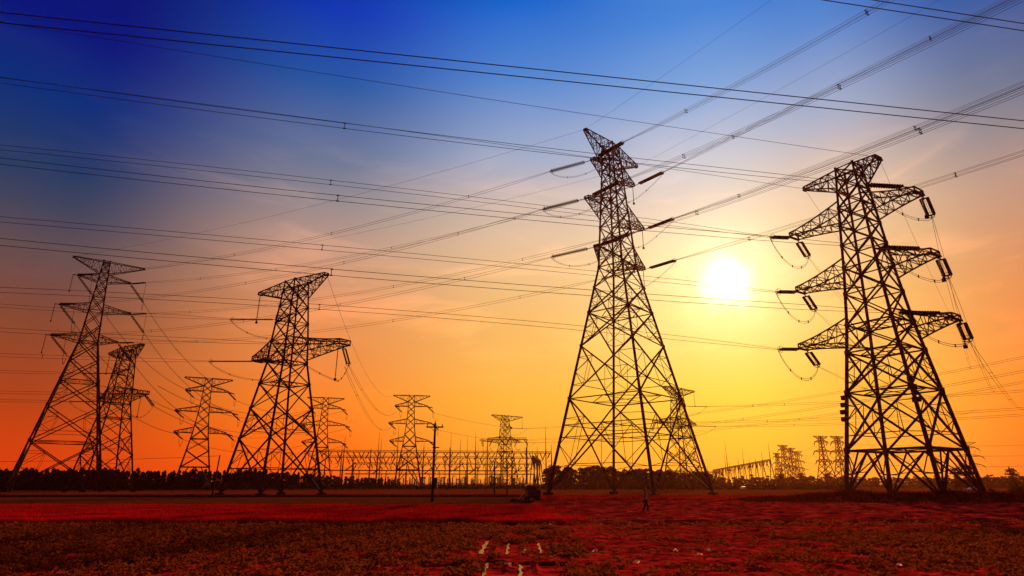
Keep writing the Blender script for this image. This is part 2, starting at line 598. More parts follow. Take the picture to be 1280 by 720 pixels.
wheat('wheat_stand', -66, 2.4, 35.2, 60, .46, 140000, 'dense knee high red wheat standing in a long band across the left field', WHEATB, WHEAT, .05)
wheat('reed_strip', 3.5, 120, 84, 110, .55, 45000, 'low strip of dry red grass in front of the largest tower', WHEATB, REED, .10)
wheat('reed_strip', -300, 3, 113.5, 118, .5, 26000, 'thin dark red grass verge between the two left fields', WHEATB, BERM, .16)


# scrub covered berm in front of the right tower
def berm_h(X, Y):
    return 1.15 * np.exp(-((Y - 76) / 4.2) ** 2) * np.clip((X - 27) / 12, 0, 1) * np.clip((80 - X) / 14, 0, 1) * (.75 + .25 * np.sin(X * .8) * np.sin(X * .31 + 1))


relief('berm', 26, 82, 62, 92, .5, 0.012, SOIL, .05, berm_h)
n = 15000
bx, by = rng.uniform(28, 80, n), 76 + rng.normal(0, 3.4, n)
V = blades(bx, by, berm_h(bx, by) + .02, rng.uniform(.25, .75, n), np.full(n, .12), .35)
tag(quads('berm_grass', V, BERM, None, 3), 'dark scrubby grass covering the low berm below the right tower', 'grass', kind='stuff')

# ------------------------------------------------------------------ lattice towers
def lerp(a, b, t):
    return a + (b - a) * t


def width_at(levels, z):
    for (z0, w0), (z1, w1) in zip(levels, levels[1:]):
        if z <= z1:
            return lerp(w0, w1, (z - z0) / (z1 - z0))
    return levels[-1][1]


def corners(levels, z):
    w = width_at(levels, z)
    return [Vector((-w, -w, z)), Vector((w, -w, z)), Vector((w, w, z)), Vector((-w, w, z))]


def make_body(root, levels, panels, legw, brw, detail=2, rings=(), footing=True, fat=1.0, vbase=None):
    """four legs, the bracing of all panels, gussets"""
    ztop = levels[-1][0]
    zs = [l[0] for l in levels]
    for k in range(4):
        m_ = MB()
        for i in range(len(levels) - 1):
            m_.bar(corners(levels, zs[i])[k], corners(levels, zs[i + 1])[k], legw * (1 - .45 * zs[i] / ztop), legw * (1 - .45 * zs[i + 1] / ztop))
        if footing:
            c_ = corners(levels, zs[0])[k]
            m_.box((c_.x, c_.y, zs[0] / 2 + .05), (legw * 3.2, legw * 3.2, zs[0] + .1))
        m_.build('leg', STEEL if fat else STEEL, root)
    br = MB()
    gus = br
    for pi, (za, zb) in enumerate(zip(panels, panels[1:])):
        A, B = corners(levels, za), corners(levels, zb)
        big = (zb - za) > 5.5
        w = brw * (1.25 if big else .95)
        for k in range(4):
            k2 = (k + 1) % 4
            a0, a1, b0, b1 = A[k], A[k2], B[k], B[k2]
            if vbase is not None and pi == 0:
                # bottom panel: inverted V from the feet to the middle of the ring above
                mid = (b0 + b1) / 2
                q0, q1 = b0.lerp(b1, .28), b0.lerp(b1, .72)
                br.bar(a0, mid, w * .95)
                br.bar(a1, mid, w * .95)
                br.bar(a0, q0, w * .7)
                br.bar(a1, q1, w * .7)
                br.bar(b0, b1, w * 1.1)
                if detail > 1:
                    for (a, b, q) in ((a0, b0, q0), (a1, b1, q1)):
                        l1, l2 = a.lerp(b, .5), a.lerp(q, .5)
                        br.bar(l1, l2, brw * .6)
                        br.bar(l2, b, brw * .55)
                        br.bar(l2, b0.lerp(b1, .5), brw * .6)
                        br.bar(l1, a.lerp(mid, .55), brw * .5)
                continue
            br.bar(a0, b1, w)
            br.bar(a1, b0, w)
            x_ = None
            t = (a1 - a0).length / ((a1 - a0).length + (b1 - b0).length)
            xc = a0.lerp(b1, t)
            gus.box(xc, (brw * 1.35, brw * 1.35, brw * 1.6))
            if detail > 1 and big:
                # redundant members that halve the unsupported lengths
                for (a, b, far) in ((a0, b0, 0), (a1, b1, 1)):
                    d1 = a.lerp(xc, .5)
                    d2 = b.lerp(xc, .5)
                    l1, l2, l3 = a.lerp(b, .25), a.lerp(b, .5), a.lerp(b, .78)
                    br.bar(l1, d1, brw * .5)
                    br.bar(l2, d1, brw * .5)
                    br.bar(l2, d2, brw * .5)
                    br.bar(l3, d2, brw * .5)
                    br.bar(d1, d2, brw * .38)
                if pi < 2:
                    lo = a0.lerp(a1, .5)
                    br.bar(a0.lerp(xc, .5), a1.lerp(xc, .5), brw * .6)
        for k in range(4):
            lw = legw * (1 - .45 * zb / ztop)
            gus.box(B[k], (lw * 1.35, lw * 1.35, lw * 2.0))
        if zb in rings or zb == panels[-1] or (detail > 1 and not big):
            for k in range(4):
                br.bar(B[k], B[(k + 1) % 4], brw * (1.0 if zb in rings else .75))
        if zb in rings:
            mids = [(B[k] + B[(k + 1) % 4]) / 2 for k in range(4)]
            for k in range(4):
                br.bar(mids[k], mids[(k + 1) % 4], brw * .6)
            br.bar(mids[0], mids[2], brw * .5)
            br.bar(mids[1], mids[3], brw * .5)
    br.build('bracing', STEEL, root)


def make_arm(root, levels, z, L, side, up, dn, tipw, tiph, chord, name='crossarm', bays=6, detail=2, kink=None):
    w = width_at(levels, z)
    m_ = MB()
    s_ = side
    ru = [Vector((s_ * width_at(levels, z + up), y * width_at(levels, z + up), z + up)) for y in (-1, 1)]
    rl = [Vector((s_ * width_at(levels, z - dn), y * width_at(levels, z - dn), z - dn)) for y in (-1, 1)]
    tu = [Vector((s_ * L, y * tipw, z + tiph)) for y in (-1, 1)]
    tl = [Vector((s_ * L, y * tipw, z - tiph)) for y in (-1, 1)]
    ch = [ru[0], ru[1], rl[1], rl[0]]
    ct = [tu[0], tu[1], tl[1], tl[0]]
    prev = ch
    for i in range(1, bays + 1):
        t = i / bays
        t = 1 - (1 - t) ** 1.15
        cur = [a.lerp(b, t) for a, b in zip(ch, ct)]
        if kink:
            # deep haunch near the body, slender box towards the tip
            f_ = (1 - t) ** kink - (1 - t)
            for k in range(4):
                cur[k].z += (ch[k].z - ct[k].z) * f_
        for a, b in zip(prev, cur):
            m_.bar(a, b, chord)
        for k in range(4):
            k2 = (k + 1) % 4
            if i % 2:
                m_.bar(prev[k], cur[k2], chord * .55)
            else:
                m_.bar(prev[k2], cur[k], chord * .55)
            if detail > 1:
                m_.bar(cur[k], cur[k2], chord * .5)
        prev = cur
    for k in range(4):
        m_.bar(ct[k], ct[(k + 1) % 4], chord * .9)
    m_.box((s_ * L, 0, z - tiph - .1), (chord * 2.2, max(tipw * 2, chord * 2), .22))
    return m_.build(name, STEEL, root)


def disc_string(m_, p, q, r, n, core=.045, sides=8):
    p, q = Vector(p), Vector(q)
    pts, rad = [p], [core]
    for i in range(n):
        t0 = (i + .12) / n
        for t, rr in ((t0, core), (t0 + .18 / n, r), (t0 + .42 / n, r * .92), (t0 + .62 / n, core)):
            pts.append(p.lerp(q, t))
            rad.append(rr)
    pts.append(q)
    rad.append(core)
    m_.tube(pts, rad, sides)


def ring(m_, c_, ax, r, tr, nseg=10):
    ax = Vector(ax).normalized()
    a = ax.cross(Vector((0, 0, 1)))
    a.normalize()
    b = ax.cross(a)
    pts = [c_ + (a * math.cos(2 * math.pi * k / nseg) + b * math.sin(2 * math.pi * k / nseg)) * r for k in range(nseg + 1)]
    m_.tube(pts, tr, 4, False)


def tension(root, tip, d, L, link, r=.17, double=True, gap=.42, n=22, rings_=True, sides=8):
    """strain insulator string from tip along d; returns the conductor end"""
    tip, d = Vector(tip), Vector(d).normalized()
    side = d.cross(Vector((0, 0, 1)))
    side.normalize()
    e0, e1 = tip + d * link, tip + d * (L - .5)
    end = tip + d * L
    s_ = MB()
    if double:
        for k in (-1, 1):
            disc_string(s_, e0 + side * (k * gap / 2), e1 + side * (k * gap / 2), r, n, sides=sides)
    else:
        disc_string(s_, e0, e1, r, n, sides=sides)
    st = s_.build('insulator_string', GLAZE, root)
    h_ = MB()
    h_.bar(tip, e0, .12)
    h_.bar(e0, e1, .03)
    if double:
        h_.bar(e0 - side * gap * .6, e0 + side * gap * .6, .16)
        h_.bar(e1 - side * gap * .6, e1 + side * gap * .6, .16)
    h_.bar(e1, end, .14)
    if rings_:
        ring(h_, e1 - d * .1, d, .55, .035)
        ring(h_, e1 + d * .25, d, .4, .03)
    h_.build('fitting', STEELN, st)
    return end


def jumper(root, a, b, sag, mid=None, r=.03, gap=.22):
    m_ = MB()
    for k in (-1, 1):
        pts = []
        for i in range(17):
            t = i / 16
            p = Vector(a).lerp(Vector(b), t)
            p.z -= sag * (1 - (2 * t - 1) ** 2) ** .8 + .0
            p.z += k * gap / 2
            if mid:
                w = math.exp(-((t - .5) / .3) ** 2)
                p += Vector(mid) * w
            pts.append(p)
        m_.tube(pts, r, 4, False)
    for t in (.25, .5, .75):
        p = Vector(a).lerp(Vector(b), t)
        p.z -= sag * (1 - (2 * t - 1) ** 2) ** .8
        if mid:
            p += Vector(mid) * math.exp(-((t - .5) / .3) ** 2)
        m_.box(p, (.12, .12, gap + .16))
    return m_.build('jumper_cable', WIRE, root)


def hang(root, p, L, r=.12, n=16):
    m_ = MB()
    p = Vector(p)
    disc_string(m_, p, p - Vector((0, 0, L)), r, n, sides=6)
    m_.box(p - Vector((0, 0, L + .2)), (.4, .4, .45))
    m_.build('hanging_insulator', GLAZE, root)
    return p - Vector((0, 0, L + .3))


def loc_dir(phi, th, slope):
    a = R(phi) - th
    return Vector((math.cos(a) * math.cos(slope), math.sin(a) * math.cos(slope), math.sin(slope)))


def pan(levels, z0, z1, ratio=1.9):
    """panel heights proportional to the body width between two heights"""
    out = [z0]
    while True:
        h = ratio * width_at(levels, out[-1]) * .98
        if out[-1] + h * 1.3 > z1:
            break
        out.append(out[-1] + h)
    out.append(z1)
    return out


ATT = {}          # world attachment points of the conductors: (tower, arm, side, direction) -> Vector


def world_pt(root, p):
    return Matrix.Translation(root.location) @ Matrix.Rotation(root.rotation_euler.z, 4, 'Z') @ Matrix.Diagonal((*root.scale, 1.0)) @ Vector(p)


# ---- the largest tower, left of the sun
thM = R(47.7)
tM = thing('transmission_tower', 'tallest dark lattice tower standing just left of the setting sun', 'pylon', (24.3, 127.7, 0), thM)
lv = [(.6, 12.0), (49.5, 3.1), (74, 1.75), (81.4, 1.45)]
pn = [.6, 19.5, 31.0, 38.6, 44.6, 49.5] + pan(lv, 49.5, 81.4, 1.7)[1:]
make_body(tM, lv, pn, .46, .20, 2, rings=(19.5, 38.6, 49.5))
# extra horizontal diaphragm below the first crossing
m_ = MB()
for z in (11.5, 14.0):
    c4 = corners(lv, z)
    for k in range(4):
        m_.bar(c4[k], c4[(k + 1) % 4], .15)
    m_.bar((c4[0] + c4[1]) / 2, (c4[2] + c4[3]) / 2, .12)
    m_.bar((c4[1] + c4[2]) / 2, (c4[0] + c4[3]) / 2, .12)
m_.build('diaphragm', STEEL, tM)
for z, Ll, Lr, nm in ((81.0, 10.8, 12.2, 'e'), (74.4, 8.2, 9.5, 1), (63.3, 11.3, 12.7, 2), (52.4, 8.5, 11.7, 3)):
    for s_, L in ((-1, Ll), (1, Lr)):
        if nm == 'e':
            make_arm(tM, lv, z, L, s_, .35, 5.2, .35, .22, .18, 'earth_wire_arm', 7)
            ATT['M', nm, s_] = world_pt(tM, (s_ * L, 0, z))
            continue
        make_arm(tM, lv, z, L, s_, 2.4, 2.0, .6, .22, .19, 'crossarm', 6, 2, 1.25)
        tip = Vector((s_ * L, 0, z - .3))
        eL = tension(tM, tip + Vector((0, .6, 0)), loc_dir(160, thM, -.10), 10, 1.5, .34, n=22, gap=.6)
        eR = tension(tM, tip - Vector((0, .6, 0)), loc_dir(-58, thM, -.08), 10, 1.7, .29, n=24, gap=.55)
        ATT['M', nm, s_, 'L'] = world_pt(tM, eL)
        ATT['M', nm, s_, 'R'] = world_pt(tM, eR)
        if s_ > 0:
            hang(tM, tip, 4.6)
            jumper(tM, eL, eR, 3.0, (.5, 0, -1.6))
        else:
            jumper(tM, eL, eR, 4.2)

# ---- the nearest tower, right of the sun
thR = R(-57.5)
tR = thing('transmission_tower', 'broad near lattice tower right of the sun with box ended crossarms', 'pylon', (54.0, 84.1, 0), thR)
lv = [(.35, 5.95), (24.5, 3.15), (33, 2.45), (43, 1.85), (50.4, 1.35)]
pn = [.35, 6.6, 14.6, 20.4, 24.5] + pan(lv, 24.5, 50.4, 1.55)[1:]
make_body(tR, lv, pn, .43, .20, 2, rings=(6.6, 20.4, 24.5, 14.6), vbase='mid')
for z, Ll, Lr, nm in ((50.0, 7.6, 4.6, 'e'), (42.4, 10.8, 8.8, 1), (32.8, 11.2, 9.0, 2), (23.4, 12.3, 9.6, 3)):
    for s_, L in ((-1, Ll), (1, Lr)):
        if nm == 'e':
            make_arm(tR, lv, z, L, s_, .2, 3.0, .4 if s_ < 0 else .9, .2, .18, 'earth_wire_arm', 5)
            ATT['R', nm, s_] = world_pt(tR, (s_ * L, 0, z))
            continue
        make_arm(tR, lv, z, L, s_, 2.35, 1.45, 1.3, .32, .18, 'crossarm', 6, 2, 1.45)
        tip = Vector((s_ * L, 0, z - .5))
        Ll_ = 4.0 if s_ < 0 else 8.0
        eL = tension(tR, tip + Vector((0, -.9, .75 if s_ > 0 else 0)), loc_dir(189, thR, -.03), Ll_, .4 if s_ < 0 else 2.2, .25, n=13, gap=.5)
        eR = tension(tR, tip + Vector((0, .9, 0)), loc_dir(46, thR, -.42), 4.9, .7, .25, n=13, gap=.8)
        ATT['R', nm, s_, 'L'] = world_pt(tR, eL)
        ATT['R', nm, s_, 'R'] = world_pt(tR, eR)
        if s_ > 0:
            hang(tR, tip + Vector((.1, .3, 0)), 3.4, .19, 12)
        jumper(tR, eL, eR, 3.4 if s_ < 0 else 2.0, None, .035, .28)
# climb guards bolted on two legs
c4 = lambda z: corners(lv, z)
for k, zz in ((0, (11.9, 12.9, 13.9, 10.9)), (1, (12.6, 14.3, 15.3, 13.5))):
    m_ = MB()
    for j, z in enumerate(zz):
        p = c4(z)[k]
        m_.box((p.x + (.35 if k else -.1), p.y - .5, p.z), (.9 - .1 * j, .55, .62))
    m_.build('climbing_guard', STEELN, tR)

# ---- left of centre dead-end tower and its two sisters
def dead_end(label, loc, th, name='transmission_tower', sd_=(186, -20), sl=10):
    t = thing(name, label, 'pylon', loc, th)
    lv = [(.5, 6.9), (27.0, 2.9), (31.5, 2.7), (45.4, 1.75)]
    pn = [.5, 11.0, 17.2, 22.4, 27.0] + pan(lv, 27, 45.4, 1.6)[1:]
    make_body(t, lv, pn, .40, .19, 2, rings=(27.0, 22.4))
    m_ = MB()
    c4 = corners(lv, 5.2)
    for k in range(4):
        m_.bar(c4[k], c4[(k + 1) % 4], .16)
    m_.build('diaphragm', STEEL, t)
    out = {}
    for s_, L in ((-1, 14.1), (1, 10.4)):
        make_arm(t, lv, 45.2, L, s_, .15, 3.6, .55, .2, .18, 'earth_wire_arm', 6)
        out['e', s_] = (s_ * L, 0, 45.2)
    make_arm(t, lv, 37.6, 5.4, -1, 1.4, 1.0, .6, .25, .22, 'crossarm', 3)
    for s_, L in ((-1, 11.6), (1, 18.6)):
        make_arm(t, lv, 29.1, L, s_, 3.0, 1.4, 1.3, .45, .19, 'crossarm', 7, 2, 1.3)
    for key, tip in (((1, -1), Vector((-5.4, 0, 37.4))), ((2, -1), Vector((-11.6, 0, 28.6))), ((2, 1), Vector((18.6, 0, 28.6)))):
        eL = tension(t, tip + Vector((0, -.5, 0)), loc_dir(sd_[0], th, -.02), sl if key[1] < 0 else 13, .8 if key[1] < 0 else 4, .17, n=22)
        out[key + ('L',)] = eL
        if key[1] > 0:
            eR = tension(t, tip + Vector((-1.2, .6, 0)), loc_dir(sd_[1] + 112, th, -.45), 6.5, 1.0, .18, n=16, gap=.6)
            e2 = hang(t, tip + Vector((-2.0, 0, 0)), 6.6, .13, 18)
            jumper(t, eR, e2, 1.2)
            jumper(t, e2, eL, .6)
            out[key + ('R',)] = eR
        else:
            jumper(t, eL, Vector((2.0, 2.5, tip.z - 3.2)), 3.0)
            out[key + ('R',)] = Vector((2.5, 3.2, tip.z - 2.6))
    m_ = MB()
    tp = Vector((-14.1, 0, 45.0))
    hang(t, tp, 6.6, .17, 18)
    return t, out


LCpos = (-48.4, 126.0, 0)
tLC, oLC = dead_end('mid sized asymmetrical lattice tower left of centre with one long right arm', LCpos, R(-35.4))
for k, v in oLC.items():
    ATT[('LC',) + k] = world_pt(tLC, v)
sis = [('LB', 'smaller asymmetrical lattice tower half hidden behind the leftmost tower', 125, 232, -36, 1.0),
       ('C3', 'hazy asymmetrical lattice tower seen through the legs of the tallest tower', 856, 285, 40, .98),
       ('C2', 'small asymmetrical lattice tower among the substation gantries right of the wooden pole', 631, 385, 36, .97)]
for k, lab, px, D, th, sc_ in sis:
    o = copy_tree(tLC)
    p = place(px, D)
    o.location = p
    o.rotation_euler = (0, 0, R(th))
    o.scale = (-sc_ if k != 'LB' else sc_, sc_, sc_)
    o['label'] = lab
    for kk, v in oLC.items():
        ATT[(k,) + kk] = world_pt(o, v)

# ---- leftmost tower: three pairs of arms
thL = R(36.2)
tL = thing('transmission_tower', 'tall three armed lattice tower at the far left edge leaning into the dusk', 'pylon', (-150.0, 205.0, 0), thL)
lv = [(.6, 12.2), (50.0, 2.75), (70, 1.55), (80.5, 1.0)]
pn = [.6, 15.5, 27, 36, 43.5, 50.0] + pan(lv, 50.0, 80.5, 2.3)[1:]
make_body(tL, lv, pn, .58, .24, 2, rings=(15.5, 36.0, 50.0))
for z, Ll, Lr, nm in ((80.2, 10.2, 12.2, 'e'), (73.8, 7.6, 8.6, 1), (62.3, 10.6, 10.7, 2), (51.2, 10.9, 8.6, 3)):
    for s_, L in ((-1, Ll), (1, Lr)):
        if nm == 'e':
            make_arm(tL, lv, z, L, s_, .2, 4.6, .3, .2, .20, 'earth_wire_arm', 7)
            ATT['L', nm, s_] = world_pt(tL, (s_ * L, 0, z))
            continue
        make_arm(tL, lv, z, L, s_, 1.6, 1.5, .5, .22, .20, 'crossarm', 6, 2, 1.3)
        tip = Vector((s_ * L, 0, z - .25))
        e1 = tension(tL, tip, loc_dir(-24, thL, -.08), 9, .8, .26, n=14, sides=6, rings_=False)
        e2 = tension(tL, tip, loc_dir(66, thL, -.72), 8.6, .8, .34, n=12, sides=6, rings_=False, gap=.6)
        ATT['L', nm, s_, 'R'] = world_pt(tL, e1)
        ATT['L', nm, s_, 'F'] = world_pt(tL, e2)
        if s_ < 0:
            hang(tL, tip + Vector((-1.3, 0, 0)), 6.0, .17, 14)
            MB().bar(tip + Vector((.4, 0, .1)), tip + Vector((-1.45, 0, .05)), .24).build('outrigger', STEEL, tL)
        jumper(tL, e1, e2, 6.0, None, .05, .3)


# ---- smaller three armed towers, one built and copied
def three_arm(label, loc, th, fat=1.0):
    t = thing('transmission_tower', label, 'pylon', loc, th)
    lv = [(.4, 6.8), (22.0, 3.0), (32, 1.9), (45.6, 1.25)]
    pn = [.4, 9.0, 15.5, 20.2] + pan(lv, 20.2, 45.4, 1.75)[1:]
    make_body(t, lv, pn, .44 * fat, .21 * fat, 1, rings=(9.0, 20.2), vbase='mid')
    out = {}
    for z, L, nm in ((45.3, 9.2, 'e'), (40.2, 8.2, 1), (31.6, 10.8, 2), (22.9, 9.8, 3)):
        for s_ in (-1, 1):
            if nm == 'e':
                make_arm(t, lv, z, L, s_, .15, 3.2, .3, .15, .22 * fat, 'earth_wire_arm', 5, 1)
                out['e', s_] = (s_ * L, 0, z)
                continue
            make_arm(t, lv, z, L, s_, 2.0, .3, .4, .2, .22 * fat, 'crossarm', 5, 1)
            tip = Vector((s_ * L, 0, z - .2))
            a = tension(t, tip, Vector((.35, -.9, -.2)), 6.5, .6, .22, n=11, sides=6, rings_=False)
            b = tension(t, tip, Vector((.6, .75, -.42)), 6.5, .6, .22, n=11, sides=6, rings_=False)
            jumper(t, a, b, 3.6, None, .045, .2)
            out[nm, s_, 'N'] = a
            out[nm, s_, 'F'] = b
    return t, out


p = place(240, 285)
tL2, oP = three_arm('slim three armed lattice tower left of centre between the two leftmost large towers', p, R(27))
for k, v in oP.items():
    ATT[('L2',) + k] = world_pt(tL2, v)
for k, lab, px, D, th, sc_ in (
        ('L3', 'three armed lattice tower directly behind the mid sized left tower', 397, 352, 17, 1.07),
        ('C1', 'three armed lattice tower rising from the substation just left of the wooden pole', 509, 335, 10, 1.08),
        ('F1', 'larger hazy three armed tower left of the near right tower on the horizon', 1035, 640, 24, 1.0),
        ('F2', 'hazy three armed tower half hidden by the left leg of the near right tower', 1056, 650, 26, 1.0),
        ('G1', 'tallest of the four crowded hazy towers on the right horizon', 985, 770, 32, 1.0),
        ('G2', 'second tallest of the four crowded hazy towers on the right horizon', 994, 815, 28, .98),
        ('G3', 'left hand and faintest of the four crowded hazy towers on the right horizon', 976, 860, 36, .9),
        ('G4', 'right hand of the four crowded hazy towers on the right horizon', 1002, 840, 22, .92),
        ('T1', 'distant three armed tower seen behind the right leg of the near right tower', 1218, 600, -36, .74)):
    if k == 'F1':
        o = tF = three_arm('tmp', (0, 0, 0), 0, 1.35)[0]
    else:
        o = copy_tree(tF if k[0] in 'FGT' else tL2)
    o.location = place(px, D)
    o.rotation_euler = (0, 0, R(th))
    o.scale = (sc_,) * 3
    o['label'] = lab
    for kk, v in oP.items():
        ATT[(k,) + kk] = world_pt(o, v)

# ------------------------------------------------------------------ power lines
def power_line(label, A, B, sag, offs, r, spacing=38.0, group=None, n=40, name='power_line', cat='power line'):
    A, B = Vector(A), Vector(B)
    d = B - A
    dh = Vector((d.x, d.y, 0)).normalized()
    side = Vector((dh.y, -dh.x, 0))
    mid = (A + B) / 2
    root = thing(name, label, cat, A, 0, group)
    if len(offs) == 1:
        pts = [d * t - Vector((0, 0, 4 * sag * t * (1 - t))) for t in [i / n for i in range(n + 1)]]
        bpy.data.objects.remove(root)
        m_ = MB().tube(pts, r, 5)
        o = m_.build(name, WIRE)
        o.location = A
        return tag(o, label, cat, group)
    for h, v in offs:
        pts = []
        for i in range(n + 1):
            t = i / n
            g = min(1, 1.0 * t * n / 3 + .25) if t < .5 else min(1, (1 - t) * n / 3 + .25)
            pts.append(d * t - Vector((0, 0, 4 * sag * t * (1 - t))) + (side * h + Vector((0, 0, v))) * g)
        MB().tube(pts, r, 5).build('conductor', WIRE, root)
    if spacing:
        L = d.length
        k = spacing * .55
        hs = [o_[0] for o_ in offs]
        v_s = [o_[1] for o_ in offs]
        while k < L - 8:
            t = k / L
            p = d * t - Vector((0, 0, 4 * sag * t * (1 - t)))
            m_ = MB()
            for h, v in offs:
                q = p + side * h + Vector((0, 0, v))
                m_.bar(q - dh * .16, q + dh * .16, r * 3.4)
            c0 = [p + side * h + Vector((0, 0, v)) for h, v in offs]
            for i in range(len(c0)):
                if len(c0) > 2 or i == 0:
                    m_.bar(c0[i], c0[(i + 1) % len(c0)], r * 2.2)
            m_.build('spacer', STEELN, root)
            k += spacing * random.uniform(.85, 1.15)
    return root


def ray_end(S, phi, L, dz):
    return Vector((S[0] + L * math.cos(R(phi)), S[1] + L * math.sin(R(phi)), S[2] + dz))


V2_ = [(0, .36), (0, -.36)]
Q4 = [(-.26, .3), (.26, .3), (.26, -.3), (-.26, -.3)]
LV = {1: 'upper', 2: 'middle', 3: 'lower'}
SIDE = {-1: 'left', 1: 'right'}
# near right tower to the left, crossing the whole sky
for i, s_, S, phi, dz, sag in ((1, -1, (44.3, 92.6, 42.2), 192.3, -2.9, -3.6), (2, -1, (44.1, 92.9, 32.6), 193.1, -1.6, -2.0), (3, -1, (43.5, 93.9, 23.2), 189.0, -7.0, -7.2),
                               (1, 1, (50.8, 75.6, 42.0), 191.5, 14.0, 4.2), (2, 1, (50.9, 75.4, 32.4), 191.4, 14.0, 4.2), (3, 1, (51.2, 75.0, 23.0), 191.6, 14.7, 4.2)):
    E_ = ray_end(S, phi, 280, dz)
    power_line('twin wires crossing the sky leftward from the near right tower, %s %s arm' % (LV[i], SIDE[s_]),
               ATT['R', i, s_, 'L'], E_, sag, V2_, .032, 130, 'twin wires crossing the whole sky')
for s_, S, phi, dz, sag in ((1, (56.2, 80.7, 49.8), 193.3, 7.6, 1.8), (-1, (50.0, 90.5, 49.8), 190.9, 5.6, -2.4)):
    E_ = ray_end(S, phi, 280, dz)
    power_line('thin single earth wire running left from the %s peak of the near right tower' % SIDE[s_], ATT['R', 'e', s_], E_, sag, [(0, 0)], .030,
               0, 'earth wires at the tower peaks')
# near right tower to the far right
for i, phi, dz, sag in ((1, 52.0, 22, 7.5), (2, 50.5, 20, 7.5), (3, 48.5, 20, 5.5)):
    A = ATT['R', i, 1, 'R']
    power_line('twin wires falling steeply right from the near right tower, %s right arm' % LV[i], A, ray_end(A, phi, 300, dz), sag,
               [(-.25, 0), (.25, 0)], .028, 60, 'twin wires falling right of the near right tower')
    A = ATT['R', i, -1, 'R']
    power_line('twin wire line passing behind the near right tower from its %s left arm' % LV[i], A, ray_end(A, phi, 300, dz), sag,
               [(-.25, 0), (.25, 0)], .024, 60, 'twin wires passing behind the near right tower')
for s_ in (-1, 1):
    A = ATT['R', 'e', s_]
    power_line('thin earth wire descending behind the near right tower from its %s peak' % SIDE[s_], A, ray_end(A, 50, 300, 10), 9, [(0, 0)], .022, 0,
               'earth wires at the tower peaks')
# tallest tower to the upper right, over the viewer's right shoulder
for i, s_, S, phi, dz, sag in ((1, -1, (24.0, 113.2, 73.4), -60.9, 7.3, 15.5), (1, 1, (35.9, 126.3, 73.4), -49.7, 8.0, -.7), (2, 1, (38.1, 128.7, 62.3), -58.3, 13.2, 11.8),
                               (3, 1, (37.5, 128.0, 51.4), -51.5, 10.1, 5.8), (3, -1, (23.8, 113.0, 51.4), -60.5, 11.4, 14.5), (2, -1, (22.0, 110.9, 62.3), -60.8, 8.9, 16.3)):
    power_line('four wire bundle rising upper right from the tallest tower, %s %s arm' % (LV[i], SIDE[s_]), ATT['M', i, s_, 'R'],
               ray_end(S, phi, 280, dz), sag, Q4, .026, 33, 'bundles rising to the upper right')
for s_, S, phi, dz, sag in ((-1, (17.0, 119.7, 81.4), -59.6, -1.0, 6.4), (1, (32.5, 136.7, 81.4), -58.5, -1.5, 5.2)):
    power_line('thin earth wire rising right from the %s peak of the tallest tower' % ('near upper' if s_ < 0 else 'lower'), ATT['M', 'e', s_],
               ray_end(S, phi, 280, dz), sag, [(0, 0)], .020, 0, 'earth wires at the tower peaks')
# tallest tower to the leftmost tower
for i in (1, 2, 3):
    for s_ in (-1, 1):
        power_line('paired wires slanting from the tallest tower, %s %s arm, to the leftmost tower' % (LV[i], SIDE[s_]),
                   ATT['M', i, s_, 'L'], ATT['L', i, s_, 'R'], 4.4, [(0, .3), (0, -.3)], .036, 40, 'wires slung between the tallest and leftmost towers')
for s_ in (-1, 1):
    power_line('thin earth wire slanting from the tallest tower to the %s peak of the leftmost tower' % SIDE[s_], ATT['M', 'e', s_], ATT['L', 'e', s_], 3.0,
               [(0, 0)], .026, 0, 'earth wires at the tower peaks')
# two heavy lines of a nearer route, high over the field
for lab, S, phi, slope, sag, ext in (('heavy twin wire line spanning the full width above the tallest tower', (47.6, 47.4, 33.85), 189.0, 0.0, 0.06, 60),
                                  ('heavy twin wire line cutting across the top right corner of the sky', (47.6, 44.5, 42.4), 190.0, 0.0044, 0.06, 60)):
    E_ = ray_end(S, phi, 260, slope * 260)
    S2 = Vector(S) - Vector((math.cos(R(phi)), math.sin(R(phi)), slope)) * ext
    power_line(lab, S2, E_, sag, [(0, .46), (0, -.42)], .042, 0, 'heavy twin wires of the nearest route')
# left of centre tower to the left edge
for key, nm, tgt in (((1, -1), 'upper left', (0, 384)), ((2, 1), 'long right', (0, 411)), ((2, -1), 'lower left', (0, 436))):
    A = ATT[('LC',) + key + ('L',)]
    d = Vector((-1, -.14, 0)).normalized()
    power_line('level twin wires leftward from the mid sized left tower, %s arm' % nm, A, A + d * 190 + Vector((0, 0, {384: 9.5, 411: 8.5, 436: 5.5}[tgt[1]])), 1.5,
               V2_, .034, 62, 'level twin wires on the left')
    A = ATT[('LB',) + key + ('L',)]
    power_line('level twin wires leftward from the half hidden left tower, %s arm' % nm, A, A + d * 190 + Vector((0, 0, 5.0)), 1.5, V2_, .045, 80,
               'level twin wires on the left')
# left of centre tower down to the substation tower
for a, b, nm in ((ATT['LC', 2, 1, 'R'], ATT['C1', 1, -1, 'N'], 'upper'), (ATT['LC', 2, 1, 'R'] + Vector((-.8, 0, -.3)), ATT['C1', 2, -1, 'N'], 'lower')):
    power_line('slack paired wires from mid sized left tower to the substation tower, %s arm' % nm, a, b, 7.0, [(-.25, 0), (.25, 0)], .032, 48,
               'slack wires dropping to the substation')
power_line('thin earth wire dropping from the mid sized left tower to the substation tower', ATT['LC', 'e', 1], ATT['C1', 'e', -1], 9, [(0, 0)], .035, 0,
           'earth wires at the tower peaks')
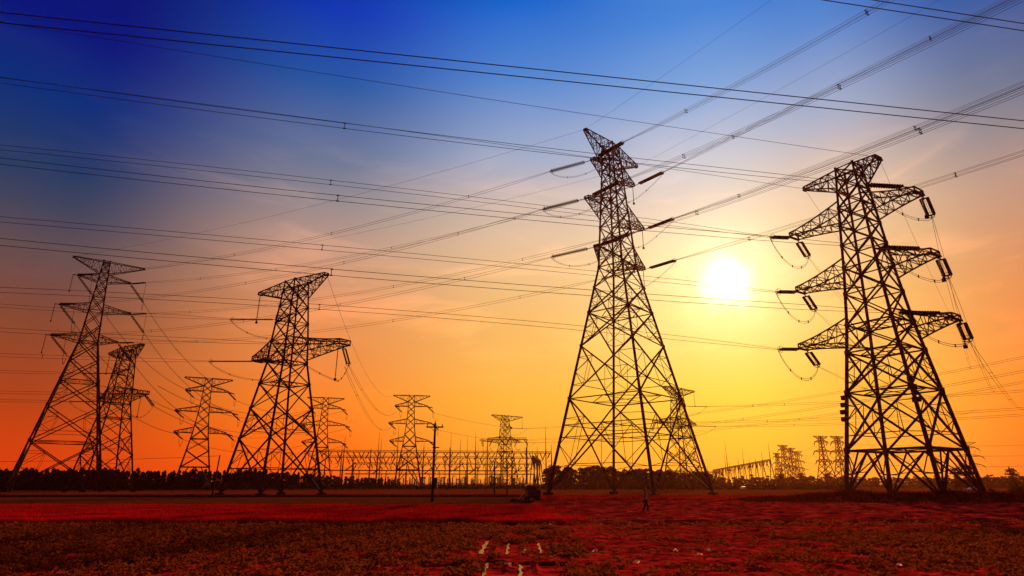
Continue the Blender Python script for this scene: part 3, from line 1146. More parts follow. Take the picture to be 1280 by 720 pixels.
# leftmost tower down to the slim tower and on to the next ones
for i in (1, 2, 3):
    for s_ in (-1, 1):
        power_line('slack wire pair dropping from leftmost tower to slim tower, %s %s arm' % (LV[i], SIDE[s_]), ATT['L', i, s_, 'F'],
                   ATT['L2', i, s_, 'N'], 5.0, [(-.2, 0), (.2, 0)], .042, 34, 'slack wires dropping to the slim tower')
        power_line('faint wire pair from the slim tower to the tower behind its neighbour, %s %s arm' % (LV[i], SIDE[s_]), ATT['L2', i, s_, 'F'],
                   ATT['L3', i, s_, 'N'], 5.0, [(-.2, 0), (.2, 0)], .038, 50, 'faint wires between the slim towers')
for i in (1, 2):
    A = ATT['LB', 2, 1, 'R'] + Vector((0, 0, 6.5 * (2 - i)))
    power_line('slack wire pair falling right from the half hidden left tower, %s of two' % ('upper' if i == 1 else 'lower'), A, ATT['L3', i, -1, 'N'], 8.0,
               [(-.2, 0), (.2, 0)], .042, 45, 'slack wires falling right of the half hidden tower')
for i in (1, 2):
    power_line('thin wire linking the two substation towers at their %s arms' % LV[i], ATT['C1', i, 1, 'F'], ATT['C2', i, -1, 'L'], 1.5, [(0, 0)], .06, 0,
               'thin wires between the substation towers')
for key, nm in (((1, -1), 'upper'), ((2, -1), 'middle'), ((2, 1), 'lower')):
    A = ATT[('C3',) + key + ('L',)]
    d = Vector((.93, -.36, 0))
    power_line('faint twin wires running right from the hazy tower behind the tallest, %s arm' % nm, A, A + d * 330 + Vector((0, 0, 20)), 7, V2_, .05, 60,
               'faint twin wires behind the near right tower')
    A = ATT[('C2',) + key + ('L',)]
    power_line('faint twin wires rising right from the %s arm of the small substation tower' % nm, A, A + Vector((.78, -.62, 0)) * 300 + Vector((0, 0, 22)), 7, V2_, .05, 60,
               'faint twin wires right of the small substation tower')
for i in (1, 2, 3):
    for s_ in (-1, 1):
        power_line('hair thin wire leftward to the crowded towers from larger hazy tower, %s %s arm' % (LV[i], SIDE[s_]), ATT['F1', i, s_, 'F'],
                   ATT['G1' if s_ < 0 else 'G2', i, s_, 'N'], 5, [(0, 0)], .07, 0, 'hair thin wires on the right horizon')
        A = ATT['F1', i, s_, 'N']
        power_line('hair thin wire running right from the larger hazy tower, %s %s arm' % (LV[i], SIDE[s_]), A, A + Vector((.96, -.28, 0)) * 330 + Vector((0, 0, 8)), 8,
                   [(0, 0)], .06, 0, 'hair thin wires on the right horizon')


# ------------------------------------------------------------------ wooden poles
def pole(label, loc, H_, r, lean=(0, 0), arm=True, box=False, name='utility_pole', rz=0):
    t = thing(name, label, 'utility pole', loc, rz)
    top = Vector((lean[0], lean[1], H_))
    MB().tube([Vector((0, 0, 0)), top * .5, top], [r, r * .9, r * .72], 8).build('post', WOOD, t, True)
    if arm:
        m_ = MB().bar(top + Vector((-1.15, -.16, -.55)), top + Vector((1.15, -.16, -.55)), .17)
        m_.bar(top + Vector((-.6, -.16, -.55)), top + Vector((0, -.12, -1.2)), .06)
        m_.bar(top + Vector((.6, -.16, -.55)), top + Vector((0, -.12, -1.2)), .06)
        m_.build('cross_beam', WOOD, t)
        for x in (-1.0, 0.0, 1.0):
            z0 = -.46 if x else .02
            disc_string(s_ := MB(), top + Vector((x, -.16 if x else 0, z0)), top + Vector((x, -.16 if x else 0, z0 + .3)), .08, 2, .03)
            s_.build('pin_insulator', GLAZE, t)
    if box:
        m_ = MB().box((.36, -.05, 2.3), (.45, .5, 1.25)).box((.36, -.05, 2.97), (.55, .6, .06))
        m_.build('switch_box', DKPAINT, t)
        MB().box((.2, 0, H_ - 3.2), (.9, .12, .14)).build('bracket', STEELN, t)
    return t


P1 = place(541, 82)
pole('tall wooden utility pole with a short crossbeam and switch box in the middle field', P1, 10.0, .19, box=True)
P2 = place(267, 124)
pole('bare thin wooden pole leaning slightly beside the left field', P2, 7.2, .15, (.35, 0), arm=False)
P3, P4 = place(618, 146), place(634, 150)
pole('dark wooden pole with no crossbeam, left of a pair before the substation', P3, 7.4, .19, arm=False)
pole('dark wooden pole with no crossbeam, right of a pair before the substation', P4, 7.2, .19, arm=False)
pole('thin tilted pole beside the dark bush at the right edge', place(1272, 210), 6.6, .2, (-1.2, 0), arm=False)
power_line('single low wire strung level across the far left field to the thin leaning pole', P2 + Vector((.35, 0, 7.1)), P2 + Vector((-90, 6, 7.1)), .9, [(0, 0)], .03, 0)


# ------------------------------------------------------------------ substation
def a_frame(m_, x, y, h, w=2.0):
    m_.bar((x, y - w, 0), (x, y, h), .55, .42)
    m_.bar((x, y + w, 0), (x, y, h), .55, .42)
    for t in (.3, .6):
        m_.bar((x, y - w * (1 - t), h * t), (x, y + w * (1 - t), h * t), .16)


def gantry(label, p0, p1, nb, h, masts=(), seed=0):
    random.seed(seed)
    p0, p1 = Vector(p0), Vector(p1)
    d = p1 - p0
    L = d.length
    t = thing('substation_gantry', label, 'substation gantry', p0, math.atan2(d.y, d.x), 'steel gantries of the substation')
    for i in range(nb + 1):
        x = L * i / nb
        m_ = MB()
        a_frame(m_, x, 0, h + (random.choice((0, 0, 1.5, 2.6)) if seed in (1, 2, 3) else 0))
        m_.build('post', STEEL, t)
        if i in masts:
            MB().bar((x, 0, h), (x, 0, h + masts[i]), .44, .10).build('lightning_rod', STEEL, t)
        elif seed != 4:
            MB().bar((x, 0, h), (x, 0, h + random.choice((1.2, 2.2, 3.4, 5.0, 7.5))), .34, .14).build('lightning_rod', STEEL, t)
    for i in range(nb):
        x0, x1 = L * i / nb, L * (i + 1) / nb
        m_ = MB()
        for yy in (-.5, .5):
            m_.bar((x0, yy, h - .25), (x1, yy, h - .25), .34)
        m_.bar((x0, 0, h + .7), (x1, 0, h + .7), .26)
        k = 7
        for j in range(k):
            xa, xb, xm = lerp(x0, x1, j / k), lerp(x0, x1, (j + 1) / k), lerp(x0, x1, (j + .5) / k)
            for yy in (-.5, .5):
                m_.bar((xa, yy, h - .25), (xm, 0, h + .7), .1)
                m_.bar((xm, 0, h + .7), (xb, yy, h - .25), .1)
        m_.build('beam', STEEL, t)
        for j in (.12, .34, .55, .76, .93):
            xm = lerp(x0, x1, j)
            a = Vector((xm, 0, h - .4))
            s_ = random.choice((-1, 1))
            b = a + Vector((s_ * random.uniform(1.2, 2.6), random.uniform(-1.5, 1.5), -random.uniform(2.4, 4.2)))
            m_ = MB()
            disc_string(m_, a, b, .42, 7, .2, 6)
            # drooping lead from the string
            c_ = b + Vector((-s_ * random.uniform(1.5, 3.5), random.uniform(-1, 1), -random.uniform(1.5, 3.5)))
            pts = [b.lerp(c_, k_ / 6) + Vector((0, 0, -1.1 * (1 - (k_ / 3 - 1) ** 2))) for k_ in range(7)]
            m_.tube(pts, .10, 4, False)
            m_.build('insulator_string', GLAZE, t)
    return t


def gp(px, D):
    return place(px, D)


gantry('front row of substation gantries between the mid sized left tower and the stranded tractor', gp(392, 372), gp(690, 372), 9, 20.5, {1: 9, 3: 15, 5: 0.5, 6: 12, 7: 6, 8: 3}, 1)
gantry('second row of substation gantries standing just behind the front row', gp(404, 410), gp(672, 410), 8, 19.0, {0: 8, 2: 12, 4: 9, 5: 12}, 2)
gantry('lower third row of substation gantries deep in the yard', gp(440, 455), gp(668, 455), 8, 16.5, {2: 6, 6: 8}, 3)
gantry('tall two post gantry wrapped round the small substation tower', gp(609, 350), gp(659, 350), 1, 27.0, {}, 4)
gantry('receding row of slanted gantries on the horizon right of the tallest tower', gp(967, 480), gp(893, 800), 12, 19.0, {0: 12, 4: 14, 8: 16}, 5)
gantry('hazy gantry row seen through the right leg of the tallest tower', gp(835, 560), gp(905, 640), 7, 13.5, {2: 20, 5: 6}, 6)
gantry('short row of gantries receding at the right end of the substation', gp(666, 352), gp(676, 420), 3, 17.5, {}, 7)

for px, D, h, lab in ((470, 395, 36, 'tallest thin lightning mast in the left half of the substation'), (562, 388, 35, 'tall thin lightning mast just right of the wooden pole'),
                      (583, 402, 33, 'thin lightning mast, second to the right of the wooden pole'), (597, 425, 30, 'thin lightning mast, third to the right of the wooden pole'),
                      (424, 386, 28, 'short thick mast at the left end of the substation'), (912, 600, 42, 'hazy lightning mast above the receding gantries'),
                      (683, 300, 30, 'slender mast beside the left leg of the tallest tower')):
    t = thing('lightning_mast', lab, 'mast', gp(px, D))
    MB().bar((0, 0, 0), (0, 0, h * .62), .62, .42).build('shaft', STEEL, t)
    MB().bar((0, 0, h * .62), (0, 0, h), .30, .08).build('spike', STEEL, t)
# tubular busbars on their supports
for D, h, x0, x1, lab in ((362, 9.8, 396, 662, 'front long horizontal tubular busbar in the substation'), (390, 8.4, 430, 668, 'rear long horizontal tubular busbar in the substation')):
    a, b = gp(x0, D), gp(x1, D)
    d = b - a
    t = thing('tubular_busbar', lab, 'busbar', a, math.atan2(d.y, d.x), 'tubular busbars of the substation')
    MB().bar((0, 0, h), (d.length, 0, h), .56).build('tube', STEEL, t)
    for i in range(8):
        x = d.length * (i + .5) / 8
        m_ = MB().bar((x, 0, 0), (x, 0, h - 2.6), .45)
        m_.build('support_post', STEEL, t)
        m_ = MB()
        disc_string(m_, (x, 0, h - 2.6), (x, 0, h - .15), .3, 8, .14, 6)
        m_.build('post_insulator', PORC, t)
    for i in range(4):
        x = d.length * (i + .5) / 4 + random.uniform(-3, 3)
        pts = [Vector((x + k_ * 1.1, 0, h + (0, .1, .6, 1.5, 2.5, 3.4, 4.0)[k_])) for k_ in range(7)]
        MB().tube(pts, .30, 5).build('drop_bend', STEEL, t)

# switchgear: porcelain columns on steel stands
def switch_proto(kind):
    t = thing('circuit_breaker' if kind else 'disconnect_switch', 'tmp', 'switchgear', (0, 0, 0), 0)
    m_ = MB()
    for x in (-.9, .9):
        m_.bar((x, 0, 0), (x, 0, 2.6), .3)
    m_.bar((-1.1, 0, 2.65), (1.1, 0, 2.65), .28)
    m_.build('stand', STEEL, t)
    for x in ((-.9, .9) if not kind else (-.9, 0, .9)):
        m_ = MB()
        disc_string(m_, (x, 0, 2.7), (x, 0, 5.4), .30, 10, .16, 6)
        m_.build('porcelain_column', PORC, t)
    m_ = MB()
    if kind:
        m_.bar((-1.4, 0, 5.5), (1.4, 0, 5.5), .4)
    else:
        m_.bar((-.9, 0, 5.45), (1.0, 0, 6.1), .2)
    m_.build('contact_arm', STEELN, t)
    return t


sp = [switch_proto(0), switch_proto(1)]
used = [False, False]
random.seed(21)
for D, n_, x0, x1 in ((352, 24, 480, 664), (376, 24, 455, 664), (402, 18, 470, 660), (430, 16, 450, 664)):
    for i in range(n_):
        k = random.random() < .4
        o = copy_tree(sp[k]) if used[k] else sp[k]
        used[k] = True
        o.location = gp(lerp(x0, x1, (i + random.uniform(.2, .8)) / n_), D + random.uniform(-5, 5))
        o.rotation_euler = (0, 0, random.choice((0, math.pi / 2, .2)))
        s_ = random.uniform(.75, 1.2)
        o.scale = (s_, s_, s_)
        o['label'] = ('three column circuit breaker among the low switchgear of the substation' if k else 'two column disconnect switch among the low switchgear of the substation')
        o['group'] = 'circuit breakers of the substation' if k else 'disconnect switches of the substation'


# ------------------------------------------------------------------ trees
def tree_proto(h, w, nl, leaf, m, trunk_h, kind, seed):
    global rng
    rng = np.random.default_rng(seed)
    t = thing('pine_tree' if kind == 0 else 'broadleaf_tree', 'tmp', 'tree')
    m_ = MB()
    bend = rng.normal(0, .12, 2)
    tp = [Vector((bend[0] * k, bend[1] * k * .7, h * .9 * k / 4)) for k in range(5)]
    m_.tube(tp, [.17 * h / 7, .14 * h / 7, .11 * h / 7, .07 * h / 7, .02], 6)
    for k in range(9):
        z = h * rng.uniform(trunk_h, .8)
        a = rng.uniform(0, 6.28)
        l = w * rng.uniform(.4, .85)
        m_.bar((0, 0, z), (l * math.cos(a), l * math.sin(a), z + l * rng.uniform(.3, .9)), .07, .02)
    m_.build('trunk', BARK, t)
    # crown: clumps of leaves in a ragged volume
    nc = 26 if kind == 0 else 34
    zc = h * (trunk_h + (1 - trunk_h) * rng.uniform(0, 1, nc))
    prof = (1 - ((zc / h - trunk_h) / (1 - trunk_h))) if kind == 0 else np.sqrt(np.clip(1 - ((zc / h - (trunk_h + 1) / 2 + .04) / ((1 - trunk_h) / 2 + .05)) ** 2, 0.02, 1))
    rad = w * (.25 + .75 * prof) * rng.uniform(.25, 1, nc)
    a = rng.uniform(0, 6.28, nc)
    V_ = leafy(nl // nc, rad * np.cos(a), rad * np.sin(a), zc - h * .05, rng.uniform(.25, .5, nc) * w, rng.uniform(.10, .17, nc) * h, leaf, up=.9)
    quads('crown', V_, m, t)
    return t


conifer = [tree_proto(6.6 + .5 * k, 1.25, 1500, .30, LEAFD, .12, 0, 40 + k) for k in range(4)]
broad = [tree_proto(7.5 + .6 * k, 2.3, 1900, .31, LEAFM, .10, 1, 60 + k) for k in range(4)]
bigt = [tree_proto(9.5, 3.8, 2600, .32, LEAFM, .08, 1, 80 + k) for k in range(2)]
first = {}


def stand(protos, label, group, spots, hscale=1.0):
    for (x, y, s_) in spots:
        p_ = random.choice(protos)
        if p_.name not in first:
            first[p_.name] = 1
            o = p_
        else:
            o = copy_tree(p_)
        o.location = (x, y, 0)
        o.rotation_euler = (0, 0, random.uniform(0, 6.28))
        q = s_ * hscale
        o.scale = (q * random.uniform(.9, 1.15), q * random.uniform(.9, 1.15), q)
        o['label'] = label
        o['group'] = group


random.seed(5)
sp_ = []
for row in range(3):
    D = 291 + row * 3.2
    px = -60
    while px < 306:
        p = gp(px + random.uniform(-2, 2), D + random.uniform(-1.3, 1.3))
        sp_.append((p.x, p.y, random.uniform(.9, 1.09)))
        px += 6.4
stand(conifer, 'slender conifer packed in the dense dark plantation across the left horizon', 'conifers of the left plantation', sp_, 1.02)
sp_ = []
for row in range(3):
    px = 300
    while px < 500:
        D = 300 + (px - 300) * .12 + row * 4
        p = gp(px + random.uniform(-2.5, 2.5), D + random.uniform(-1.5, 1.5))
        sp_.append((p.x, p.y, random.uniform(.8, 1.12) * (1.16 - (px - 300) / 200 * .55)))
        px += 5.2
stand(conifer, 'slender conifer in the lowering tree row in front of the substation', 'conifers before the substation', sp_)
sp_ = []
for row in range(2):
    px = 684
    while px < 892:
        D = 296 + row * 5
        if not 716.5 < px < 722.5:
            p = gp(px + random.uniform(-1.5, 1.5), D + random.uniform(-2, 2))
            hh = 1.0 if px < 770 else (.86 if px < 840 else .72)
            sp_.append((p.x, p.y, random.uniform(.88, 1.12) * hh))
        px += 6.4
stand(broad, 'rounded broadleaf tree in the hedge of trees behind the tallest tower', 'broadleaf trees behind the tallest tower', sp_, 1.12)
sp_ = []
for row in range(2):
    px = 880
    while px < 1064:
        D = 400 + row * 7
        p = gp(px + random.uniform(-2, 2), D + random.uniform(-3, 3))
        sp_.append((p.x, p.y, random.uniform(.55, .85)))
        px += 6.2
stand(broad, 'small hazy broadleaf tree in the far row between the two largest towers', 'broadleaf trees between the two largest towers', sp_, .98)
sp_ = []
for row in range(2):
    px = 1062
    while px < 1330:
        D = 560 + row * 8
        p = gp(px + random.uniform(-2, 2), D + random.uniform(-4, 4))
        sp_.append((p.x, p.y, random.uniform(.75, .95)))
        px += 5.2
stand(broad, 'faint hazy broadleaf tree in the farthest row on the right horizon', 'broadleaf trees on the far right horizon', sp_, 1.0)
for px, D, s_, lab in ((976, 372, .82, 'rounded dark tree standing above the far row left of the four crowded towers'), (1003, 372, .82, 'rounded dark tree standing above the far row at the foot of the crowded towers'),
                       (1037, 360, .78, 'rounded dark tree at the foot of the larger hazy tower'), (1200, 330, .92, 'left of two big rounded trees behind the right leg of the near tower'),
                       (1214, 334, 1.0, 'right of two big rounded trees behind the right leg of the near tower'), (1269, 400, .98, 'big rounded tree at the right edge of the horizon')):
    p_ = bigt[0] if bigt[0].name not in first else bigt[1]
    o = p_ if p_.name not in first else copy_tree(p_)
    first[p_.name] = 1
    o.location = gp(px, D)
    o.scale = (s_,) * 3
    o['label'] = lab
    if 'group' in o:
        del o['group']
rng = np.random.default_rng(77)
# low undergrowth closing the foot of the plantations
def hedge(px0, px1, D, h, n, label):
    cx = rng.uniform(px0, px1, n)
    pts = np.array([gp(x, D + d_) for x, d_ in zip(cx, rng.normal(0, 3, n))])
    V_ = leafy(5, pts[:, 0], pts[:, 1], np.zeros(n), np.full(n, 1.0), rng.uniform(.5, 1.1, n) * h, .34)
    tag(quads('undergrowth', V_, LEAFD), label, 'undergrowth', kind='stuff')


hedge(-80, 310, 293, 3.6, 5200, 'dark undergrowth closing the foot of the left plantation')
hedge(300, 700, 330, 3.4, 6500, 'dark low scrub along the front of the substation')
hedge(680, 1066, 300, 3.0, 5200, 'dark scrub under the trees behind the tallest tower')
hedge(1056, 1340, 540, 3.2, 3600, 'faint scrub under the far trees on the right horizon')
# dark bush at the right edge
t = thing('bush', 'dark rounded bush at the right edge beside the tilted pole', 'bush', gp(1276, 196))
quads('foliage', leafy(60, rng.normal(0, 1.7, 26), rng.normal(0, .8, 26), rng.uniform(0, .9, 26), np.full(26, .7), np.full(26, .8), .2), LEAFD, t)
MB().bar((0, 0, 0), (.2, 0, 1.3), .2, .08).build('stem', BARK, t)

# ------------------------------------------------------------------ sprinklers
for px, D, s_, lab in ((409, 255, 1.25, 'field sprinkler throwing a wide fan of spray before the dark trees, the tallest spray'), (286, 270, 1.0, 'field sprinkler throwing spray near the thin leaning pole'),
                       (505, 240, .8, 'low field sprinkler spraying before the substation left of the wooden pole'), (607, 205, .8, 'field sprinkler misting before the small substation tower')):
    t = thing('sprinkler', lab, 'sprinkler', gp(px, D), 0)
    m_ = MB().bar((0, 0, 0), (0, 0, 1.1), .09).bar((0, 0, 1.1), (.4, 0, 1.25), .1).bar((-.35, 0, 0), (0, 0, .6), .06).bar((.35, 0, 0), (0, 0, .6), .06)
    m_.build('standpipe', STEELN, t)
    V_ = []
    for k in range(190):
        sgn = rng.choice((-1, 1)) if px != 286 else -1
        u = rng.uniform(0, 1) ** .8
        v0 = rng.normal(1, .10)
        x = sgn * u * 11 * s_
        z = 1.2 + (3.0 * s_ * (1 - (2 * u * v0 - .9) ** 2) * 1.15 - .55 * s_) * rng.uniform(.8, 1.06)
        if z < .05:
            continue
        y = rng.normal(0, .5 + u)
        r_ = rng.uniform(.02, .05) * s_
        V_.append([(x - r_, y, z), (x, y, z - r_), (x + r_ * 2.2, y + .03, z + r_ * sgn * .5), (x, y, z + r_)])
    quads('spray', np.array(V_), SPRAY, t)


# ------------------------------------------------------------------ vehicles
def wheel(root, c_, r, w, rim=True):
    m_ = MB()
    c_ = Vector(c_)
    prof = ((-w / 2, r * .80), (-w / 2, r * .95), (-w / 2 * .7, r), (w / 2 * .7, r), (w / 2, r * .95), (w / 2, r * .80))
    m_.tube([c_ + Vector((x, 0, 0)) for x, _ in prof], [q for _, q in prof], 18)
    o = m_.build('wheel', RUBBER, root)
    m_ = MB()
    m_.tube([c_ + Vector((-w * .53, 0, 0)), c_ + Vector((w * .53, 0, 0))], r * .5, 12)
    m_.build('rim', PALE, o)


def farm_truck():
    t = thing('farm_truck', 'small dark farm truck with a pale rounded roof parked at the wheat end', 'farm truck', gp(665.5, 82), R(8))
    m_ = MB()
    m_.bar((-.5, -1.2, .55), (-.5, 2.0, .55), .14).bar((.5, -1.2, .55), (.5, 2.0, .55), .14)
    m_.box((0, 1.0, .62), (1.3, 1.9, .1))
    m_.build('chassis', STEELN, t)
    m_ = MB()      # cargo bed facing the viewer
    m_.box((0, -.55, .78), (1.62, 1.7, .08))
    m_.box((0, -1.4, 1.1), (1.62, .07, .72)).box((0, .28, 1.14), (1.62, .07, .8))
    for x in (-.79, .79):
        m_.box((x, -.56, 1.1), (.07, 1.6, .72))
    for x in (-.52, 0, .52):
        m_.box((x, -1.46, 1.1), (.07, .05, .7))
    m_.box((0, -1.46, 1.44), (1.62, .06, .06)).box((0, -1.46, .78), (1.62, .06, .06))
    m_.build('cargo_bed', DKPAINT, t)
    m_ = MB()      # cab posts and body
    m_.box((0, 1.25, .98), (1.36, 1.3, .7))
    for x in (-.64, .64):
        for y in (.62, 1.8):
            m_.bar((x, y, 1.3), (x * .88, y, 2.02), .09)
    m_.box((0, .62, 1.42), (1.3, .05, .22))
    m_.build('cab', DKPAINT, t)
    m_ = MB()      # curved roof
    sec = [(-.78, 1.98), (-.6, 2.12), (-.3, 2.2), (0, 2.23), (.3, 2.2), (.6, 2.12), (.78, 1.98)]
    for y in (.4, 2.0):
        for x, z in sec:
            m_.v.append(Vector((x, y, z)))
        for x, z in sec:
            m_.v.append(Vector((x * .97, y, z - .06)))
    n_ = 7
    for i in range(6):
        m_.f.append((i, i + 1, 14 + i + 1, 14 + i))
        m_.f.append((7 + i + 1, 7 + i, 21 + i, 21 + i + 1))
        m_.f.append((i + 1, i, 7 + i, 7 + i + 1))
        m_.f.append((14 + i, 14 + i + 1, 21 + i + 1, 21 + i))
    m_.f += [(0, 14, 21, 7), (6, 13, 27, 20)]
    m_.build('roof', PALE, t)
    MB().box((0, .60, 1.72), (1.12, .02, .44)).build('rear_window', GLASS, t)
    for x in (-.95, .95):
        MB().bar((x * .7, 1.9, 1.5), (x, 1.95, 1.6), .04).box((x, 1.9, 1.62), (.14, .06, .26)).build('mirror', STEELN, t)
    for x in (-.62, .62):
        wheel(t, (x, -.75, .38), .38, .24)
        wheel(t, (x, 1.55, .36), .36, .2)
    for x in (-.66, .66):
        MB().box((x, -1.49, .66), (.2, .05, .11)).build('tail_lamp', GLAZE, t)
    # the light comes through the cab, so the window is an open frame
    return t


farm_truck()
# hand plough lying left of the truck
t = thing('hand_plough', 'small hand plough with a pale handle lying in weeds left of the farm truck', 'plough', gp(645, 80), .4)
MB().bar((-.9, 0, .25), (.6, 0, .35), .09).box((-.5, 0, .2), (.5, .12, .35)).bar((-.7, 0, .1), (-.4, .1, .5), .12).build('frame', STEELN, t)
MB().bar((.4, 0, .35), (1.1, .1, .95), .06).bar((.4, .3, .35), (1.0, .4, .85), .06).build('handle', PALE, t)
quads('mud_clump', leafy(40, rng.normal(-.3, .4, 8), rng.normal(0, .3, 8), np.zeros(8), np.full(8, .3), np.full(8, .45), .07), BERM, t)


def car(label, loc, rz):
    t = thing('car', label, 'car', loc, rz)
    prof = [(-2.1, .35), (-2.12, .8), (-1.9, .95), (-1.2, 1.0), (-.65, 1.42), (.9, 1.45), (1.75, 1.0), (2.1, .92), (2.12, .4)]
    m_ = MB()
    for y, k in ((-.85, 1), (.85, 1)):
        for x, z in prof:
            m_.v.append(Vector((x, y * (.86 if z > 1.2 else 1), z)))
    n_ = len(prof)
    m_.f = [(i, (i + 1) % n_, n_ + (i + 1) % n_, n_ + i) for i in range(n_)] + [tuple(reversed(range(n_))), tuple(range(n_, 2 * n_))]
    m_.build('body', WHITE, t)
    for y in (-1, 1):
        m_ = MB()
        m_.v = [Vector((-1.0, y * .845, 1.03)), Vector((-.58, y * .765, 1.36)), Vector((.82, y * .765, 1.38)), Vector((1.45, y * .845, 1.03))]
        m_.f = [(0, 1, 2, 3)]
        m_.build('side_window', GLASS, t)
    for x in (-1.3, 1.3):
        for y in (-.78, .78):
            c_ = Vector((x, y, .33))
            m_ = MB().tube([c_ + Vector((0, -.11, 0)), c_ + Vector((0, .11, 0))], .33, 14)
            m_.build('wheel', RUBBER, t)
    for y in (-.6, .6):
        MB().box((-2.13, y, .72), (.04, .3, .14)).build('headlight', GLASS, t)
    return t


car('white car driving along the far road between the two largest towers', gp(929, 288), R(64))
car('white car on the far road seen through the right leg of the near tower', gp(1216, 268), R(8))


# ------------------------------------------------------------------ walking person
def skin_body(name, verts, edges, radii, m, parent, sub=2, rootv=0):
    me = bpy.data.meshes.new(name)
    me.from_pydata(verts, edges, [])
    o = bpy.data.objects.new(name, me)
    col.objects.link(o)
    md = o.modifiers.new('skin', 'SKIN')
    md.use_smooth_shade = True
    for i, sv in enumerate(me.skin_vertices[0].data):
        r_ = radii[i]
        sv.radius = (r_, r_) if not isinstance(r_, tuple) else r_
        sv.use_root = i == rootv
    o.modifiers.new('sub', 'SUBSURF').levels = sub
    o.modifiers['sub'].render_levels = sub
    dg = bpy.context.evaluated_depsgraph_get()
    me2 = bpy.data.meshes.new_from_object(o.evaluated_get(dg))
    o.modifiers.clear()
    o.data = me2
    me2.materials.clear()
    me2.materials.append(m)
    if parent:
        o.parent = parent
    return o


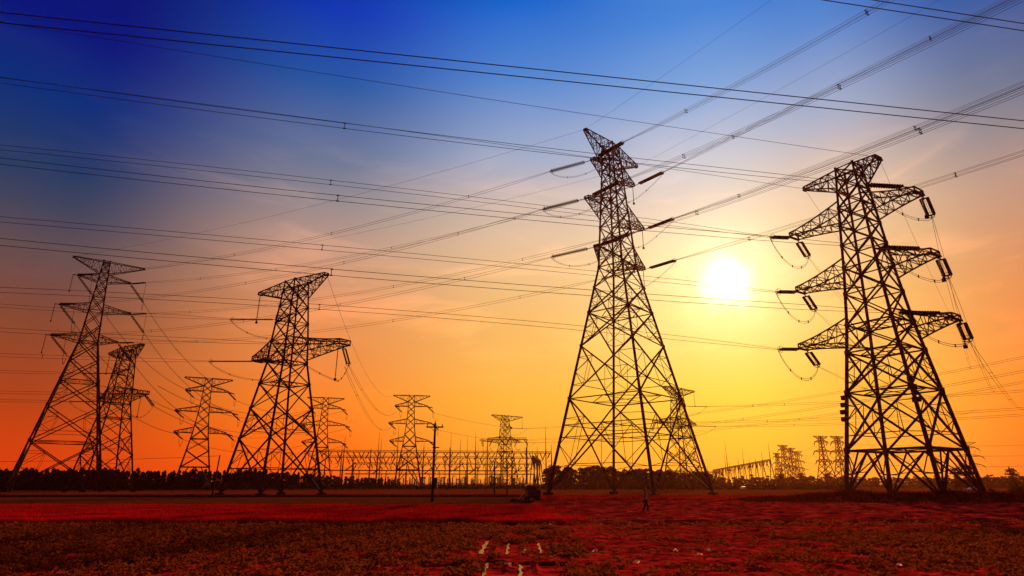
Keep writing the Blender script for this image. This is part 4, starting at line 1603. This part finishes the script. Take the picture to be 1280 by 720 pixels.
def person():
    t = thing('person', 'person in a pale shirt and dark trousers walking across the bare field', 'person', gp(805.5, 50), R(70))
    t.scale = (1.03, 1.03, 1.03)
    # facing local -Y; mid stride
    v, e, r_ = [], [], []

    def add_(p, rad, par=None):
        v.append(p)
        r_.append(rad)
        if par is not None:
            e.append((par, len(v) - 1))
        return len(v) - 1
    pel = add_((0, 0, .92), .125)
    w = add_((0, 0, 1.08), .115, pel)
    ch = add_((0, -.02, 1.28), .145, w)
    nk0 = add_((0, -.02, 1.44), .085, ch)
    nk = add_((0, -.03, 1.50), .055, nk0)
    hd = add_((0, -.045, 1.57), .082, nk)
    hd2 = add_((0, -.045, 1.66), .092, hd)
    hd3 = add_((0, -.04, 1.72), .055, hd2)
    for s_ in (-1, 1):
        sh = add_((s_ * .17, -.01, 1.40), .062, ch)
        fwd = -.06 if s_ > 0 else -.20
        el = add_((s_ * .27, .06 if s_ > 0 else -.05, 1.13), .044, sh)
        wr = add_((s_ * .20, fwd - .10, 1.00), .029, el)
        pm = add_((s_ * .185, fwd - .17, .985), .036, wr)
        for k in range(4):
            dx = (k - 1.5) * .019
            L = (.032, .038, .036, .028)[k]
            f1 = add_((s_ * .185 + dx, fwd - .205, .975), .0095, pm)
            f2 = add_((s_ * .185 + dx, fwd - .21 - L * .6, .952), .009, f1)
            add_((s_ * .185 + dx, fwd - .205 - L * .5, .925), .008, f2)
        t1 = add_((s_ * .185 - s_ * .045, fwd - .175, .972), .011, pm)
        add_((s_ * .185 - s_ * .058, fwd - .205, .955), .009, t1)
        hp = add_((s_ * .095, 0, .88), .098, pel)
        kn = add_((s_ * .10, -.14 if s_ > 0 else .06, .49), .064, hp)
        an = add_((s_ * .10, -.12 if s_ > 0 else .27, .10), .042, kn)
        he = add_((s_ * .10, -.15 if s_ > 0 else .25, .05), .045, an)
        add_((s_ * .105, -.31 if s_ > 0 else .12, .035), .035, he)
    body = skin_body('body', v, e, r_, SKIN, t)
    # clothing built from the same skeleton, slightly larger
    sv, se, sr = [], [], []
    for p, rad, par in (((0, 0, .90), .14, None), ((0, 0, 1.08), .132, 0), ((0, -.02, 1.28), .163, 1), ((0, -.02, 1.43), .09, 2),
                        ((-.17, -.01, 1.40), .075, 2), ((-.265, -.045, 1.15), .058, 4), ((.17, -.01, 1.40), .075, 2), ((.265, .05, 1.15), .058, 6)):
        sv.append(p)
        sr.append(rad)
        if par is not None:
            se.append((par, len(sv) - 1))
    skin_body('shirt', sv, se, sr, SHIRT, t)
    sv, se, sr = [], [], []
    for p, rad, par in (((0, 0, .92), .150, None), ((-.095, 0, .86), .118, 0), ((-.10, .06, .49), .084, 1), ((-.10, .26, .13), .066, 2),
                        ((.095, 0, .86), .118, 0), ((.10, -.14, .49), .084, 4), ((.10, -.12, .13), .066, 5)):
        sv.append(p)
        sr.append(rad)
        if par is not None:
            se.append((par, len(sv) - 1))
    skin_body('trousers', sv, se, sr, TROUS, t)
    m_ = MB()
    m_.tube([Vector((0, -.01, 1.60)), Vector((0, -.015, 1.67)), Vector((0, -.025, 1.74)), Vector((0, -.035, 1.785))], [.09, .108, .098, .04], 14)
    m_.build('hair', HAIR, t, True)
    m_ = MB()
    m_.bar((0, -.125, 1.655), (0, -.158, 1.615), .018, .03)
    m_.build('nose', SKIN, t)
    for s_ in (-1, 1):
        MB().tube([Vector((s_ * .034, -.128, 1.655)), Vector((s_ * .034, -.136, 1.655))], .011, 8).build('eye', HAIR, t)
        MB().tube([Vector((s_ * .088, -.03, 1.61)), Vector((s_ * .098, -.025, 1.64)), Vector((s_ * .09, -.02, 1.67))], [.012, .018, .012], 6).build('ear', SKIN, t)
    MB().bar((-.024, -.127, 1.575), (.024, -.127, 1.575), .01).build('mouth', GLAZE, t)
    for s_ in (-1, 1):
        y = -.21 if s_ > 0 else .21
        MB().tube([Vector((s_ * .10, y + .11, .055)), Vector((s_ * .10, y, .055)), Vector((s_ * .105, y - .12, .035))], [.05, .058, .04], 10).build('shoe', RUBBER, t, True)


person()

# ------------------------------------------------------------------ haze
hz = bpy.data.materials.new('haze_air')
hz.use_nodes = True
nt = hz.node_tree
nt.nodes.remove(nt.nodes['Principled BSDF'])
pv = nt.nodes.new('ShaderNodeVolumePrincipled')
pv.inputs['Color'].default_value = (1.0, 0.32, 0.12, 1)
pv.inputs['Density'].default_value = 0.00009
pv.inputs['Anisotropy'].default_value = 0.7
nt.links.new(pv.outputs[0], nt.nodes['Material Output'].inputs['Volume'])
HAZE = True
if HAZE:
    o = MB().box((0, 765, 42), (3040, 1810, 86)).build('haze', hz)
    tag(o, kind='stuff')
    o.display_type = 'WIRE'
